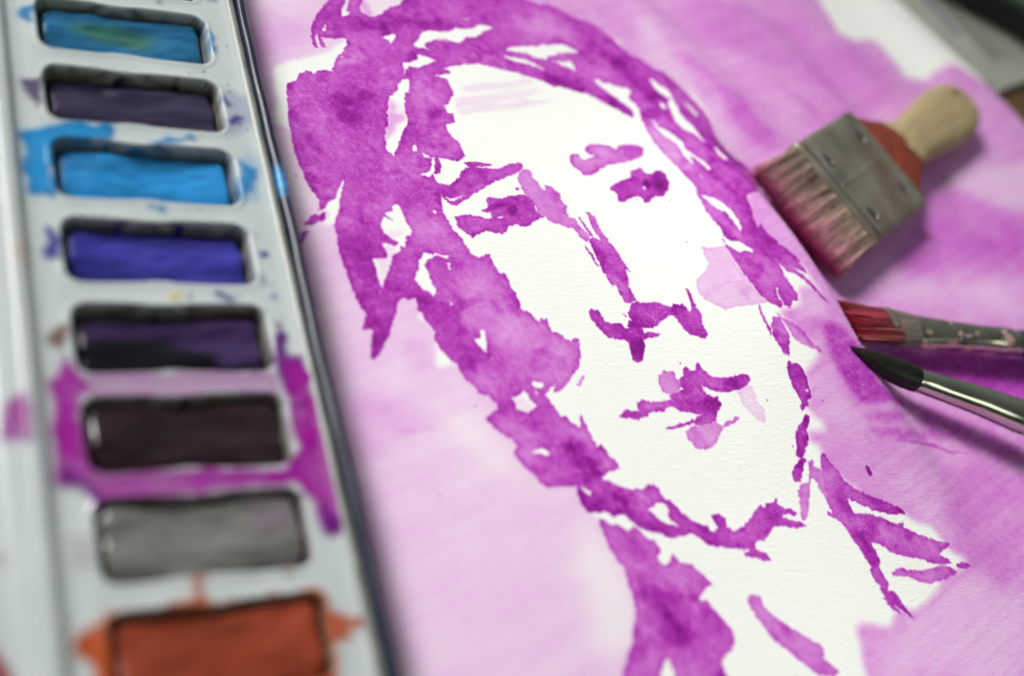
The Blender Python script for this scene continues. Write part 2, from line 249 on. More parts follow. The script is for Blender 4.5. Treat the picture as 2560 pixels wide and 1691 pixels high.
TONES = [
(-0.42, 0.40, "4503,8752 4553,8793 4639,8728 4739,8602 4593,8533 4339,8432 4334,8461 4441,8633"),
(-0.30, 1.20, "4806,8534 5096,8639 5091,8386 4903,8161 4813,8226 4791,8376"),
(-0.35, 1.50, "5154,8394 5537,8445 5554,8241 5402,8052 5185,7966 5054,8012 5074,8182"),
(-0.30, 1.50, "4716,8804 4962,8827 5293,8926 5215,8720 4987,8687 4792,8626"),
(0.35, 2.00, "4163,8139 4531,8264 4510,7678 4364,7526 4226,7651 4162,7924"),
(0.30, 1.50, "4876,7640 5099,7733 5047,7540 4922,7501"),
(0.40, 1.20, "4615,9140 5130,9262 5847,9336 5869,9273 5355,9164 4689,8944"),
(-0.35, 2.00, "4581,6561 4917,6594 4988,6479 5071,6328 5151,6004 5108,5642 4939,5823 4986,6005 4887,6128 4723,6251"),
(0.45, 2.00, "4011,6363 4214,6343 4164,5888 4176,5712 4048,5597 3986,5863"),
(0.50, 1.20, "4058,5491 4186,5433 4129,5196 3968,5021"),
(0.30, 1.50, "4589,5709 4770,5588 4799,5297 4590,5302 4518,5592 4850,5155 5029,5036 4976,4924 4775,5077"),
(-0.42, 2.00, "5340,6066 5439,5819 5480,5457 5644,5359 5764,5193 4939,5215 4864,5528 5067,5883"),
(-0.42, 2.00, "5142,5239 5905,5161 5976,4984 5777,4762 5518,4659 5333,4777 5184,5008"),
(-0.30, 2.00, "4754,4887 5017,4810 5099,4651 4867,4660 4788,4785"),
(-0.40, 1.20, "4863,4399 5110,4409 5270,4337 5268,4229 5233,4123 5060,4153"),
(-0.40, 1.00, "5009,4092 5180,4094 5262,4015 5178,3956 5038,3985"),
(-0.25, 1.50, "5059,3921 5594,3892 5535,3727 5210,3736"),
(-0.38, 0.90, "5627,4300 5728,4263 5806,4227 5997,3861 5830,3816 5783,3936 5757,4120 5657,4190 5598,4214"),
(0.35, 1.00, "5576,4150 5735,4121 5782,3840 5840,3689 6014,3482 5901,3489 5726,3779 5525,4002"),
(-0.35, 2.00, "6605,9622 7216,9696 7514,9523 7450,9251 6972,9209 6557,9228 6262,9149"),
(-0.30, 1.50, "7071,8989 7485,9015 7762,8773 7370,8693 7257,8780"),
(0.35, 1.30, "7720,9258 7968,9117 8149,8635 8360,8469 8221,8423 7981,8584 7818,8920 7680,9147"),
(0.35, 1.20, "6790,8650 7001,8695 7302,8583 7219,8473 6948,8539"),
(0.40, 1.00, "7548,8440 7646,8363 7773,8146 7700,8142 7508,8299"),
(-0.50, 0.50, "7856,7975 7970,7979 8041,7821 8124,7697 8130,7501 8151,7342 8138,7259 7992,7264 7894,7556"),
(0.30, 1.30, "8915,8168 8878,7884 9144,7589 9081,7486 8601,7297 8570,7681"),
(-0.30, 0.80, "8022,6883 8081,6797 8136,6632 8216,6579 8245,6328 8236,6223 8124,6322 8030,6544"),
(0.30, 1.00, "8342,6439 8537,6336 8677,6022 8478,5859 8394,6119"),
(-0.35, 1.00, "5785,3725 5945,3664 6119,3632 6334,3640 6362,3532 6254,3497 6149,3441 6055,3468 5925,3612"),
(0.40, 1.00, "5807,3724 5987,3473 6023,3418 6153,3306 6406,3205 6286,3173 6076,3260 5943,3362 5842,3575"),
(0.50, 0.80, "7426,3375 7603,3324 7560,3222 7426,3172 7414,3259"),
(-0.25, 1.20, "6705,3201 6934,3170 7158,3179 7138,3076 6903,3100"),
(0.25, 1.00, "6594,3169 6740,3115 6965,3073 6872,3030 6690,3057"),
(0.35, 1.00, "5873,3244 5913,3201 5927,3038 5925,2949 5867,3003 5837,3125"),
(0.25, 3.00, "5738,2770 5966,2720 6244,2432 6074,2308 5789,2433 5685,2584"),
(0.40, 2.00, "5943,2516 6166,2435 6149,2281 5926,2279"),
(-0.30, 2.00, "5664,2447 5806,2389 5819,2222 5687,2103 5534,2122"),
(0.90, 0.40, "5737,6711 5806,6741 5838,6687 5776,6604 5716,6602"),
(0.60, 0.40, "5415,6659 5653,6748 5795,6782 5780,6733 5638,6700 5505,6648"),
(1.20, 0.25, "7477,7151 7521,7167 7535,7068 7494,7004 7448,7025 7440,7070"),
(0.50, 0.80, "7609,7215 7752,7179 7704,6982 7554,6906 7538,7052"),
(0.40, 0.60, "6572,5171 6729,5138 6658,4930 6541,4937"),
(0.35, 0.80, "6463,5323 6545,5319 6557,5210 6463,5179"),
(0.30, 0.80, "6820,5526 7005,5501 6979,5428 6841,5413 7161,5464 7341,5286 7396,5134 7295,5156 7208,5323"),
(0.35, 0.80, "7405,4659 7702,4674 7675,4596 7398,4568"),
(0.30, 0.80, "6978,4470 7312,4462 7254,4332 7099,4302 6900,4386"),
(-0.30, 0.70, "6453,4506 6791,4484 6752,4408 6453,4405"),
(-0.35, 1.00, "6972,7625 7243,7626 7143,7376 6835,7267 6721,7385"),
(0.30, 0.80, "7423,7634 7685,7641 7634,7521 7401,7450"),
(0.50, 1.00, "8241,3074 8403,3024 8447,2890 8473,2695 8368,2675 8306,2874"),
(0.30, 1.00, "8307,3500 8376,3319 8384,3188 8264,3244 8239,3398"),
(-0.25, 1.00, "8403,3414 8657,3313 8593,3232 8427,3313 8601,3101 8948,2948 8869,2792 8598,2949"),
(0.30, 0.80, "8678,3267 8984,3164 8899,3138 8632,3228"),
(0.30, 0.80, "8377,2432 8501,2385 8540,2234 8449,2266"),
]
WASHES_AND_SHADE = [
(0.23, 0.50, "2986,10012 4564,9824 4496,9444 4318,9195 4203,8980 4164,8738 4210,8685 4294,8700 4293,8856 4532,8881 4270,8642 4018,8521 3641,8337 3633,8201 3592,7945 3612,7934 3560,7792 3544,7578 3690,7548 3702,7412 3725,7058 3823,6759 3806,6617 3854,6601 3722,6449 3635,6415 3799,6428 3926,6451 3908,6264 3923,5944 3965,5631 4011,5499 4007,5245 3954,5043 4015,5053 4165,5262 4164,5233 4314,5583 4363,5635 4512,5651 4501,5523 4535,5493 4413,5420 4546,5372 4590,5302 4577,5233 4560,5208 4547,5141 4532,5062 4478,4974 4514,4917 4524,4878 4727,4921 4735,4876 4814,4729 4880,4632 4967,4568 4989,4502 4835,4394 4934,4255 5063,4110 5013,4071 5038,3954 5214,3715 5531,3717 5491,3658 5529,3461 5613,3394 5616,3222 5643,3061 5695,2939 5688,2726 5664,2586 5605,2453 5451,2208 5263,1914 2082,2144 1583,2220"),
(-0.12, 3.50, "3538,7512 3694,7398 3725,7058 3823,6759 3797,6623 3641,6446 3603,6564 3561,7003 3498,7050"),
(-0.15, 3.50, "5447,3537 5604,3425 5643,3061 5688,2726 5657,2540 5517,2190 5131,2240 5287,2955"),
(0.10, 2.20, "3241,6692 3537,6713 3524,5511 3530,4410 3578,3453 3587,2532 3395,2501 3357,3474 3330,4417 3312,5506"),  # shade at the foot of the box wall, laid in as pigment
(0.08, 2.50, "3405,8854 3614,8900 3543,7168 3376,7062"),  # the same painted shade, further up beside the box
(0.16, 3.00, "3578,4581 3957,4653 4226,4557 4476,4374 4262,4322 3885,4362 3661,4210 3564,4356"),
(0.12, 2.50, "3597,4334 3863,4271 4033,4190 3826,4121 3626,4063 3576,4165"),
(-0.13, 4.00, "4086,4394 4506,4480 4826,4520 4894,4397 4658,4301 4251,4281"),
(-0.12, 3.50, "4561,4317 4849,4249 5003,4071 5004,3945 5116,3772 4722,3839 4550,4107"),
(0.20, 0.50, "3869,4375 4082,4378 4276,4372 4460,4354 4458,4346 4272,4357 4076,4355"),
(0.14, 2.50, "3422,8888 3910,9122 4179,8975 4135,8763 3680,8497 3442,8366"),
(0.10, 1.00, "4287,5181 4534,5186 4522,5062 4423,4920 4274,4892 4250,5036"),
(0.09, 0.80, "4819,8060 4855,8064 4892,7979 4829,7868 4961,7927 4945,7821 4781,7675 4840,7680 4653,7522 4687,7652 4749,7802"),
(0.25, 0.50, "4821,8068 4855,8064 4886,7978 4829,7868 4961,7927 4947,7829 4770,7674 4813,7663 4657,7530 4687,7652 4749,7802"),
(0.13, 0.60, "4378,6420 4425,6347 4495,6262 4585,6349 4610,6411 4494,6372 4339,6248 4471,6225 4347,6007 4215,5770 4210,6090"),
(0.30, 0.60, "4833,9410 4891,9503 4935,9428 4975,9335 4899,9273 4843,9296"),
(0.13, 0.60, "4565,9212 4679,9480 4723,9489 4665,9313 4663,9247 4873,9583 5406,9672 5289,9503 5146,9430 5048,9331 4899,9273 4821,9358"),
(0.12, 0.40, "5156,4594 5256,4601 5355,4498 5269,4435 5155,4484"),
(0.50, 0.90, "6840,9940 6929,9852 7258,9828 7567,9675 7780,9634 8004,9410 8143,9177 8444,8960 8633,8829 8793,8594 8918,8356 8870,7992 9154,7608 9218,7464 9140,7208 8592,6820 8528,6528 8566,6182 8677,6152 8841,5914 8868,5789 8996,5370 8833,5526 8663,5528 8499,5340 8409,5269 8512,5022 8643,4834 8544,4714 8396,4671 8346,4484 8322,4314 8413,4137 8421,4002 8200,4039 8163,3992 8282,3848 8322,3729 8405,3512 8623,3360 9029,3138 9033,3116 9126,3009 9447,2818 9518,2723 9593,2584 9384,2493 9215,2412 8680,2203 7899,2066 7877,1956 7853,1710 7834,1449 11337,985 23136,14775 13349,12543 11940,10835 11956,10475 11937,10176 12206,10126 12748,10155 12863,9760 12924,9450 13329,9518 13966,9714 14725,9272 15057,8596 16970,7701 23901,15539 7239,11010"),
(-0.22, 3.00, "12589,7702 13397,7957 14276,8033 14692,8013 14232,7249 13676,7193 13055,7194 12714,7433"),
(-0.20, 2.50, "8585,9971 8769,9656 8839,9031 9005,8490 9181,7871 9333,7681 9173,7630 8883,7907 8729,8511 8279,9151"),
(-0.20, 1.50, "8788,8882 8875,8685 8952,8344 8964,8145 8902,8339 8783,8628"),
(0.14, 3.00, "9643,10367 10610,10388 11450,10392 11508,9849 12486,9998 12726,9349 11783,8688 10891,8532 10578,9267 9687,9534 9366,9937"),
(0.30, 1.60, "8942,9261 9083,9253 9212,8882 9537,8736 9588,8346 9833,8049 9745,7845 9540,7796 9361,8087 9230,8523 9101,8900"),
(0.25, 1.60, "10416,8920 10639,8834 10866,8479 10703,8414 10503,8660"),
(0.20, 3.00, "11827,7345 12799,7486 13189,7171 14232,7249 13368,6103 10760,6046"),
(0.18, 4.00, "11109,6854 12071,6876 11752,6283 10954,6127 10577,6209 12001,6752 13519,6965 13059,6299 12042,6325"),
(-0.14, 4.00, "9734,5810 11452,6250 12912,6093 12539,5538 10809,5664 9817,5728"),
(0.75, 1.10, "8853,5103 9036,5085 9146,4919 9235,4448 9712,4387 10001,4309 9262,4252 8936,4294 8879,4470 8809,4720"),
(0.25, 1.80, "8661,5182 8905,5197 8904,4991 8822,4542 8936,4294 8821,4281 8782,4811"),
(0.95, 2.00, "9783,5064 11253,5056 12145,4933 12548,4918 12134,4334 11750,4371 10935,4581 10283,4810"),
(0.42, 0.90, "8921,4156 9229,4182 9698,4185 9491,4085 9176,4070 8921,4104"),
(0.42, 1.00, "8960,4042 9401,4041 10023,4031 10500,3964 9837,3967 9254,3938 8952,3974"),
(0.55, 0.25, "9156,3878 9588,3873 9912,3874 10121,3791 10485,3755 10103,3765 9860,3844 9533,3845"),
(0.40, 1.60, "9947,4308 10599,4104 11311,3777 11165,3581 10459,3906 9900,4049"),
(0.12, 3.00, "9831,3579 11256,3530 10263,2147 9671,2369 9546,2711 9586,3112"),
(-0.08, 3.00, "8919,3507 9446,3426 9481,3051 9478,2634 9068,2916 8911,3259"),
(-0.17, 4.00, "9234,2411 10318,2397 9731,1401 7952,1648 7931,1948 8671,2188"),
(-0.16, 1.50, "8613,5510 8868,5506 8931,5254 8908,5103 8682,5182 8484,5303"),
(-0.12, 2.00, "8429,4651 8716,4547 8786,4196 8610,4020 8432,4135 8334,4347"),
(0.07, 0.70, "5660,8334 6186,8452 6626,8570 6652,8524 5736,8249"),
(0.07, 0.70, "5587,8167 6511,8423 6790,8403 6393,8270 5540,8006"),
(0.07, 0.70, "5536,7990 6525,8263 6893,8301 6347,8128 5569,7894"),
]
SPECKS = "7284,6851 7653,6835 7609,6252 7038,4867 7838,4396 7956,3914 8466,4343 4783,4532 4220,3726 3835,3951 4649,7009 3662,6998"
STAINS = [
    ('blue', 0.90, 0.50, "546,3328 588,3344 599,3315 587,3258 552,3267"),
    ('plum', 0.90, 0.40, "525,2999 562,2993 599,3049 591,2911 575,2902 548,2934"),
    ('blue', 0.97, 0.30, "513,2783 602,2807 714,2834 805,2823 789,2765 612,2746 593,2519 517,2514"),
    ('blue', 0.80, 0.50, "895,2783 1013,2788 1066,2816 1079,2788 929,2758"),
    ('blue', 0.85, 0.40, "1165,2561 1202,2720 1253,2681 1224,2579 1191,2549"),
    ('blue', 0.80, 0.40, "870,2496 952,2495 918,2473"),
    ('blue', 0.80, 0.30, "1184,3364 1199,3325 1207,3220 1180,3199 1180,3281"),
    ('blue', 0.30, 1.00, "1235,2782 1281,2713 1249,2532 1165,2526"),
    ('indigo', 0.90, 0.30, "1202,2928 1242,2925 1232,2864 1199,2875"),
    ('indigo', 0.90, 0.20, "1197,3004 1215,2976 1197,2970"),
    ('indigo', 0.30, 0.80, "1202,3036 1298,3017 1286,2877 1171,2805"),
    ('indigo', 0.90, 0.20, "1023,3460 1041,3464 1028,3427"),
    ('indigo', 0.70, 0.30, "1208,3505 1252,3513 1230,3487"),
    ('indigo', 0.95, 0.40, "534,2307 551,2350 555,2406 578,2401 594,2371 592,2291 541,2283"),
    ('indigo', 0.95, 0.25, "1190,2316 1216,2343 1233,2317 1207,2290"),
    ('indigo', 0.95, 0.25, "1048,2158 1096,2165 1085,2134 1054,2133"),
    ('indigo', 0.95, 0.25, "1210,2142 1231,2155 1242,2140 1226,2127"),
    ('indigo', 0.40, 0.40, "1194,2402 1213,2390 1194,2375"),
    ('indigo', 0.40, 0.40, "1181,2263 1204,2212 1181,2173"),
    ('indigo', 0.50, 0.40, "578,2237 602,2243 590,2219"),
    ('yellow', 0.70, 0.50, "903,2167 939,2174 935,2146 904,2140"),
    ('orange', 0.35, 0.90, "452,2291 478,2353 500,2342 502,2240 476,2198"),
    ('violet', 0.90, 0.40, "1214,2061 1235,2061 1228,1994 1226,1927 1287,1939 1286,1855 1220,1786 1195,1816 1180,1874 1202,1994"),
    ('magenta', 0.90, 0.40, "1211,1903 1287,1914 1283,1784 1265,1670 1261,1577 1206,1580 1199,1729"),
    ('violet', 0.70, 0.40, "1215,1757 1257,1762 1249,1722 1220,1729"),
    ('magenta', 0.92, 0.50, "567,1950 590,1911 620,1857 625,1813 600,1788 588,1614 522,1618 524,1754 524,1848 545,1901"),
    ('umber', 0.90, 0.40, "530,1983 566,2039 584,2045 576,1955 550,1956"),
    ('magenta', 0.50, 0.60, "631,1884 1166,1880 1180,1787 830,1792 614,1793"),
    ('magenta', 0.85, 0.60, "527,1728 599,1725 612,1597 633,1556 844,1558 913,1559 1151,1550 1228,1616 1246,1785 1293,1784 1295,1641 1280,1351 1271,1310 1237,1313 1211,1356 1194,1441 1178,1484 925,1486 854,1466 615,1454 597,1446 586,1505 555,1526 510,1534"),
    ('violet', 0.70, 0.60, "537,1601 591,1553 637,1511 624,1463 592,1475 559,1526 519,1538"),
    ('violet', 0.70, 0.50, "1226,1428 1279,1371 1271,1310 1238,1318 1218,1366"),
    ('magenta', 0.85, 0.50, "395,1733 410,1788 449,1813 476,1781 479,1704 450,1655 411,1667"),
    ('crimson', 0.95, 0.60, "324,1124 365,1090 374,1007 317,1016"),
    ('crimson', 0.40, 0.60, "364,1364 386,1353 380,1323 361,1320"),
    ('umber', 0.25, 0.80, "518,1387 574,1382 596,1310 588,1270 542,1293"),
    ('rust', 0.92, 0.50, "516,1103 582,1138 601,1162 747,1153 819,1186 830,1236 883,1239 848,1210 849,1183 877,1170 928,1155 1033,1167 1190,1159 1198,1105 1238,1091 1282,1047 1231,1035 1214,1000 1190,998 1169,856 548,950 549,1040 516,1061"),
    ('rust', 0.50, 0.40, "1085,1223 1111,1235 1108,1197 1085,1199"),
]
# ------------------------------------------------------------------ helpers
def tag(o, label=None, cat=None, group=None, kind=None):
    if label: o['label'] = label
    if cat: o['category'] = cat
    if group: o['group'] = group
    if kind: o['kind'] = kind
    return o

def empty(name, loc=(0, 0, 0)):
    o = bpy.data.objects.new(name, None)
    col.objects.link(o); o.location = Vector(loc) * MM
    o.empty_display_size = 0.01
    return o

def mesh_obj(name, verts, faces, mat, parent=None, smooth=True, attrs=None, edges=()):
    """verts in millimetres, in world space (or in the parent's space)"""
    me = bpy.data.meshes.new(name)
    v = np.asarray(verts, dtype=np.float32) * MM
    if isinstance(faces, np.ndarray) and faces.ndim == 2:
        n, k = faces.shape
        me.vertices.add(len(v)); me.vertices.foreach_set('co', v.ravel())
        me.loops.add(n * k); me.loops.foreach_set('vertex_index', faces.astype(np.int32).ravel())
        me.polygons.add(n)
        me.polygons.foreach_set('loop_start', np.arange(0, n * k, k, dtype=np.int32))
        me.update(calc_edges=True)
    else:
        me.from_pydata([tuple(p) for p in v], list(edges), [tuple(f) for f in faces])
    if smooth:
        me.polygons.foreach_set('use_smooth', np.ones(len(me.polygons), dtype=bool))
    if attrs:
        for an, arr in attrs.items():
            arr = np.asarray(arr, dtype=np.float32)
            if arr.ndim == 1:
                a = me.attributes.new(an, 'FLOAT', 'POINT'); a.data.foreach_set('value', arr)
            else:
                a = me.attributes.new(an, 'FLOAT_COLOR', 'POINT')
                a.data.foreach_set('color', np.concatenate([arr, np.ones((len(arr), 1), np.float32)], 1).ravel())
    me.materials.append(mat)
    me.update()
    o = bpy.data.objects.new(name, me)
    col.objects.link(o)
    if parent: o.parent = parent
    return o

def smooth_by_angle(o, deg=35):
    me = o.data
    bm = bmesh.new(); bm.from_mesh(me)
    bmesh.ops.recalc_face_normals(bm, faces=bm.faces)
    for e in bm.edges:
        e.smooth = not (len(e.link_faces) == 2 and e.calc_face_angle(0) > math.radians(deg))
    bm.to_mesh(me); bm.free()
    return o

def loft(sections, cap=True):
    """list of rings (same length) of 3D points -> verts, faces"""
    n = len(sections[0]); V = []; F = []
    for s in sections: V += [tuple(p) for p in s]
    for i in range(len(sections) - 1):
        for j in range(n):
            a = i * n + j; b = i * n + (j + 1) % n
            F.append((a, b, b + n, a + n))
    if cap:
        F.append(tuple(range(n - 1, -1, -1)))
        F.append(tuple(range((len(sections) - 1) * n, len(sections) * n)))
    return V, F

def sellipse(rw, rt, n=28, p=2.0):
    out = []
    for k in range(n):
        a = 2 * math.pi * k / n
        c, s = math.cos(a), math.sin(a)
        out.append((rw * math.copysign(abs(c) ** (2 / p), c), rt * math.copysign(abs(s) ** (2 / p), s)))
    return out

# ---- nodes
def new_mat(name):
    m = bpy.data.materials.new(name); m.use_nodes = True
    nt = m.node_tree
    return m, nt, nt.nodes['Principled BSDF']
def N(nt, kind, **kw):
    n = nt.nodes.new(kind)
    for k, v in kw.items():
        if k in n.inputs.keys() if hasattr(n.inputs, 'keys') else False: n.inputs[k].default_value = v
        else: setattr(n, k, v)
    return n
def coords(nt, scale=(1, 1, 1), rot=(0, 0, 0)):
    tc = nt.nodes.new('ShaderNodeTexCoord'); mp = nt.nodes.new('ShaderNodeMapping')
    mp.inputs['Scale'].default_value = scale; mp.inputs['Rotation'].default_value = rot
    nt.links.new(tc.outputs['Object'], mp.inputs['Vector'])
    return mp.outputs['Vector']
def noise(nt, vec, scale, detail=3, rough=.55):
    n = nt.nodes.new('ShaderNodeTexNoise')
    n.inputs['Scale'].default_value = scale; n.inputs['Detail'].default_value = detail; n.inputs['Roughness'].default_value = rough
    nt.links.new(vec, n.inputs['Vector'])
    return n.outputs['Fac']
def ramp(nt, fac, stops):
    r = nt.nodes.new('ShaderNodeValToRGB')
    el = r.color_ramp.elements
    while len(el) < len(stops): el.new(0.5)
    for e, (p, c) in zip(el, stops): e.position = p; e.color = (*c, 1)
    nt.links.new(fac, r.inputs['Fac'])
    return r.outputs['Color']
def math_node(nt, op, a, b=None):
    n = nt.nodes.new('ShaderNodeMath'); n.operation = op
    for i, x in enumerate((a, b)):
        if x is None: continue
        if isinstance(x, (int, float)): n.inputs[i].default_value = x
        else: nt.links.new(x, n.inputs[i])
    return n.outputs[0]
def bump(nt, b, height, strength, dist):
    n = nt.nodes.new('ShaderNodeBump')
    n.inputs['Strength'].default_value = strength; n.inputs['Distance'].default_value = dist
    nt.links.new(height, n.inputs['Height']); nt.links.new(n.outputs['Normal'], b.inputs['Normal'])
    return n
def set_in(b, **kw):
    for k, v in kw.items(): b.inputs[k.replace('_', ' ')].default_value = v

def simple(name, c1, c2, scale, rough=.5, metal=0.0, spec=.5, bump_s=0.0, stretch=(1, 1, 1), coat=0.0):
    m, nt, b = new_mat(name)
    v = coords(nt, stretch)
    f = noise(nt, v, scale, 4)
    nt.links.new(ramp(nt, f, [(.3, c1), (.7, c2)]), b.inputs['Base Color'])
    r = math_node(nt, 'MULTIPLY_ADD', f, .25); r.node.inputs[2].default_value = rough - .12
    nt.links.new(r, b.inputs['Roughness'])
    set_in(b, Metallic=metal, Specular_IOR_Level=spec, Coat_Weight=coat)
    if bump_s: bump(nt, b, f, bump_s, 0.0004)
    return m

# ------------------------------------------------------------------ value noise on arrays
def vnoise(shape, cell, seed):
    """smooth random field 0..1; cell = (rows, cols) size in samples"""
    rs = np.random.RandomState(seed)
    h, w = shape; ch, cw = cell
    g = rs.rand(int(h / ch) + 3, int(w / cw) + 3).astype(np.float32)
    y = np.arange(h) / ch; x = np.arange(w) / cw
    y0 = y.astype(int); x0 = x.astype(int)
    fy = (y - y0).astype(np.float32); fx = (x - x0).astype(np.float32)
    fy = fy * fy * (3 - 2 * fy); fx = fx * fx * (3 - 2 * fx)
    a = g[y0] * (1 - fy)[:, None] + g[y0 + 1] * fy[:, None]
    return a[:, x0] * (1 - fx) + a[:, x0 + 1] * fx
def box1(a, r, ax):
    if r < 1: return a
    pad = [(0, 0), (0, 0)]; pad[ax] = (r + 1, r)
    c = np.cumsum(np.pad(a, pad, mode='edge'), axis=ax, dtype=np.float64)
    n = a.shape[ax]
    hi = np.take(c, np.arange(2 * r + 1, 2 * r + 1 + n), axis=ax)
    lo = np.take(c, np.arange(0, n), axis=ax)
    return ((hi - lo) / (2 * r + 1)).astype(np.float32)
def blur(a, r):
    r = int(round(r))
    for _ in range(2): a = box1(box1(a, r, 0), r, 1)
    return a
def fill(poly, h, w):
    """even-odd scanline fill; poly columns = (col, row)"""
    t = np.zeros((h, w + 1), np.int8)
    n = len(poly)
    for i in range(n):
        x0, y0 = poly[i]; x1, y1 = poly[(i + 1) % n]
        if y0 == y1: continue
        if y0 > y1: x0, y0, x1, y1 = x1, y1, x0, y0
        a = max(0, math.ceil(y0)); b = min(h - 1, math.ceil(y1) - 1)
        if b < a: continue
        rows = np.arange(a, b + 1)
        xs = x0 + (rows - y0) * (x1 - x0) / (y1 - y0)
        ix = np.clip(np.ceil(xs).astype(int), 0, w)
        np.add.at(t, (rows, ix), 1)
    return (np.cumsum(t[:, :w], axis=1) % 2).astype(np.float32)
def parse(s, k):
    return np.array([[float(q) / k for q in p.split(',')] for p in s.split()])

# ------------------------------------------------------------------ desk
m, nt, b = new_mat('desk_wood')
v = coords(nt, (1, 9, 1), (0, 0, .5))
f = noise(nt, v, 60, 6, .6)
nt.links.new(ramp(nt, f, [(.25, (.07, .036, .012)), (.55, (.14, .075, .026)), (.8, (.2, .115, .045))]), b.inputs['Base Color'])
set_in(b, Roughness=.45)
bump(nt, b, f, .2, .0005)
DESK_Z = -0.6
desk = mesh_obj('desk', [(-500, -500, DESK_Z), (900, -500, DESK_Z), (900, 900, DESK_Z), (-500, 900, DESK_Z),
                         (-500, -500, DESK_Z - 25), (900, -500, DESK_Z - 25), (900, 900, DESK_Z - 25), (-500, 900, DESK_Z - 25)],
                [(0, 1, 2, 3), (7, 6, 5, 4), (0, 4, 5, 1), (1, 5, 6, 2), (2, 6, 7, 3), (3, 7, 4, 0)], m, smooth=False)
tag(desk, kind='structure')

# ------------------------------------------------------------------ the sheet of watercolour paper
AXX, AXY = 0.36, -0.933                  # down the sheet, on the desk
PXX, PXY = 0.933, 0.36                   # across the sheet
def uv(x, y): return x * PXX + y * PXY, -(x * AXX + y * AXY)
def xy(u, v): return (u * PXX - v * AXX) , (u * PXY - v * AXY)
def paper_z(x, y):
    u, v = uv(x, y)
    u0 = 209.5 + 0.15 * (v - 45)                     # crest of the big cockle
    t = u - u0
    A = np.where(v > 50, 8.0 * np.exp(-((v - 50) / 40.) ** 2), 8.0 * np.exp(-((v - 50) / 44.) ** 2))
    z = A * np.where(t < 0, np.exp(-(t / 38.) ** 2), np.exp(-(t / 7.0) ** 2))
    env = 1 / (1 + np.exp(-(t - 6) / 5.)) / (1 + np.exp(-(v - 40) / 12.))
    z = z + env * (0.3 * np.sin(u / 2.9 + 0.02 * v) + 0.85 * np.sin(u / 4.9 + 1.0 + 0.03 * v)) + env * 0.6
    z = z + 0.8 * np.sin(u / 15. + 0.6) * np.sin(v / 23. + 1.1)
    z = z + 1.8 / (1 + np.exp(-(u - 325) / 5.)) / (1 + np.exp((v - 80) / 8.))
    return z + 0.9

CELL = 0.22; SUB = 2; PX = CELL / SUB
U1 = 337.7; BU = 127; BV = 133; BLK = 10
U0 = U1 - BU * BLK * CELL; V0 = -92.0
RW = BU * BLK * SUB + 1; RH = BV * BLK * SUB + 1

# ragged edges: the outline is looked up through a small random displacement
wx = (vnoise((RH, RW), (8, 8), 1) - .5) * 2.2 + (vnoise((RH, RW), (4, 4), 2) - .5) * 3.4 + (vnoise((RH, RW), (40, 40), 12) - .5) * 1.5
wy = (vnoise((RH, RW), (8, 8), 3) - .5) * 2.2 + (vnoise((RH, RW), (4, 4), 4) - .5) * 3.4 + (vnoise((RH, RW), (40, 40), 13) - .5) * 1.5
RI, CI = np.mgrid[0:RH, 0:RW]
WR = np.clip(RI + np.rint(wy), 0, RH - 1).astype(np.int32)
WC = np.clip(CI + np.rint(wx), 0, RW - 1).astype(np.int32)
del RI, CI, wx, wy

def to_px(s):
    p = parse(s, 50.0)
    u, v = uv(p[:, 0], p[:, 1])
    return np.stack([(u - U0) / PX, (v - V0) / PX], 1)
def window(polys, pad):
    a = np.concatenate(polys)
    c0 = int(max(0, a[:, 0].min() - pad)); c1 = int(min(RW, a[:, 0].max() + pad))
    r0 = int(max(0, a[:, 1].min() - pad)); r1 = int(min(RH, a[:, 1].max() + pad))
    return r0, max(r1, r0 + 1), c0, max(c1, c0 + 1)
def raster(polys, holes, pad):
    P = [to_px(s) for s in polys]; Hs = [to_px(s) for s in holes]
    r0, r1, c0, c1 = window(P, pad + 8)
    h, w = r1 - r0, c1 - c0
    m = np.zeros((h, w), np.float32)
    for p in P: m = np.maximum(m, fill(p - (c0, r0), h, w))
    for p in Hs: m = m * (1 - fill(p - (c0, r0), h, w))
    rr = np.clip(WR[r0:r1, c0:c1] - r0, 0, h - 1); cc = np.clip(WC[r0:r1, c0:c1] - c0, 0, w - 1)
    return m[rr, cc], (slice(r0, r1), slice(c0, c1))

mott = (0.55 * vnoise((RH, RW), (60, 60), 21) + 0.3 * vnoise((RH, RW), (22, 22), 22) + 0.15 * vnoise((RH, RW), (8, 8), 23))
streak = 0.6 * vnoise((RH, RW), (7, 90), 31) + 0.4 * vnoise((RH, RW), (18, 160), 32)
pool = .6 * vnoise((RH, RW), (34, 34), 41) + .4 * vnoise((RH, RW), (14, 14), 42)
ink = np.zeros((RH, RW), np.float32)      # density of the marks
cover = np.zeros((RH, RW), np.float32)
owner = np.full((RH, RW), -1, np.int16)
dry = .65 * vnoise((RH, RW), (26, 3), 61) + .35 * vnoise((RH, RW), (9, 2), 62)
for k, (name, dens, polys, holes) in enumerate(STROKES):
    mk, sl = raster(polys, holes, 12)
    mk = ((.45 * mk + .55 * blur(mk, 2) + (dry[sl] - .5) * .62) > .5).astype(np.float32)      # hairs of the brush leave a combed edge
    soft = box1(box1(mk, 1, 0), 1, 1)
    d = soft * dens
    ink[sl] = np.maximum(ink[sl], d)
    cover[sl] = np.maximum(cover[sl], soft)
    own = owner[sl]; own[(mk > .5)] = k
ink *= 1 + .8 * np.clip(cover - blur(cover, 5), 0, 1)      # pigment gathers at the dried edge
tone = np.zeros((RH, RW), np.float32)
for d, bl, s in TONES:
    mk, sl = raster([s], [], 4 * bl / PX)
    tone[sl] += (1.35 if d > 0 else .85) * d * blur(mk, max(1, bl / PX * .8))
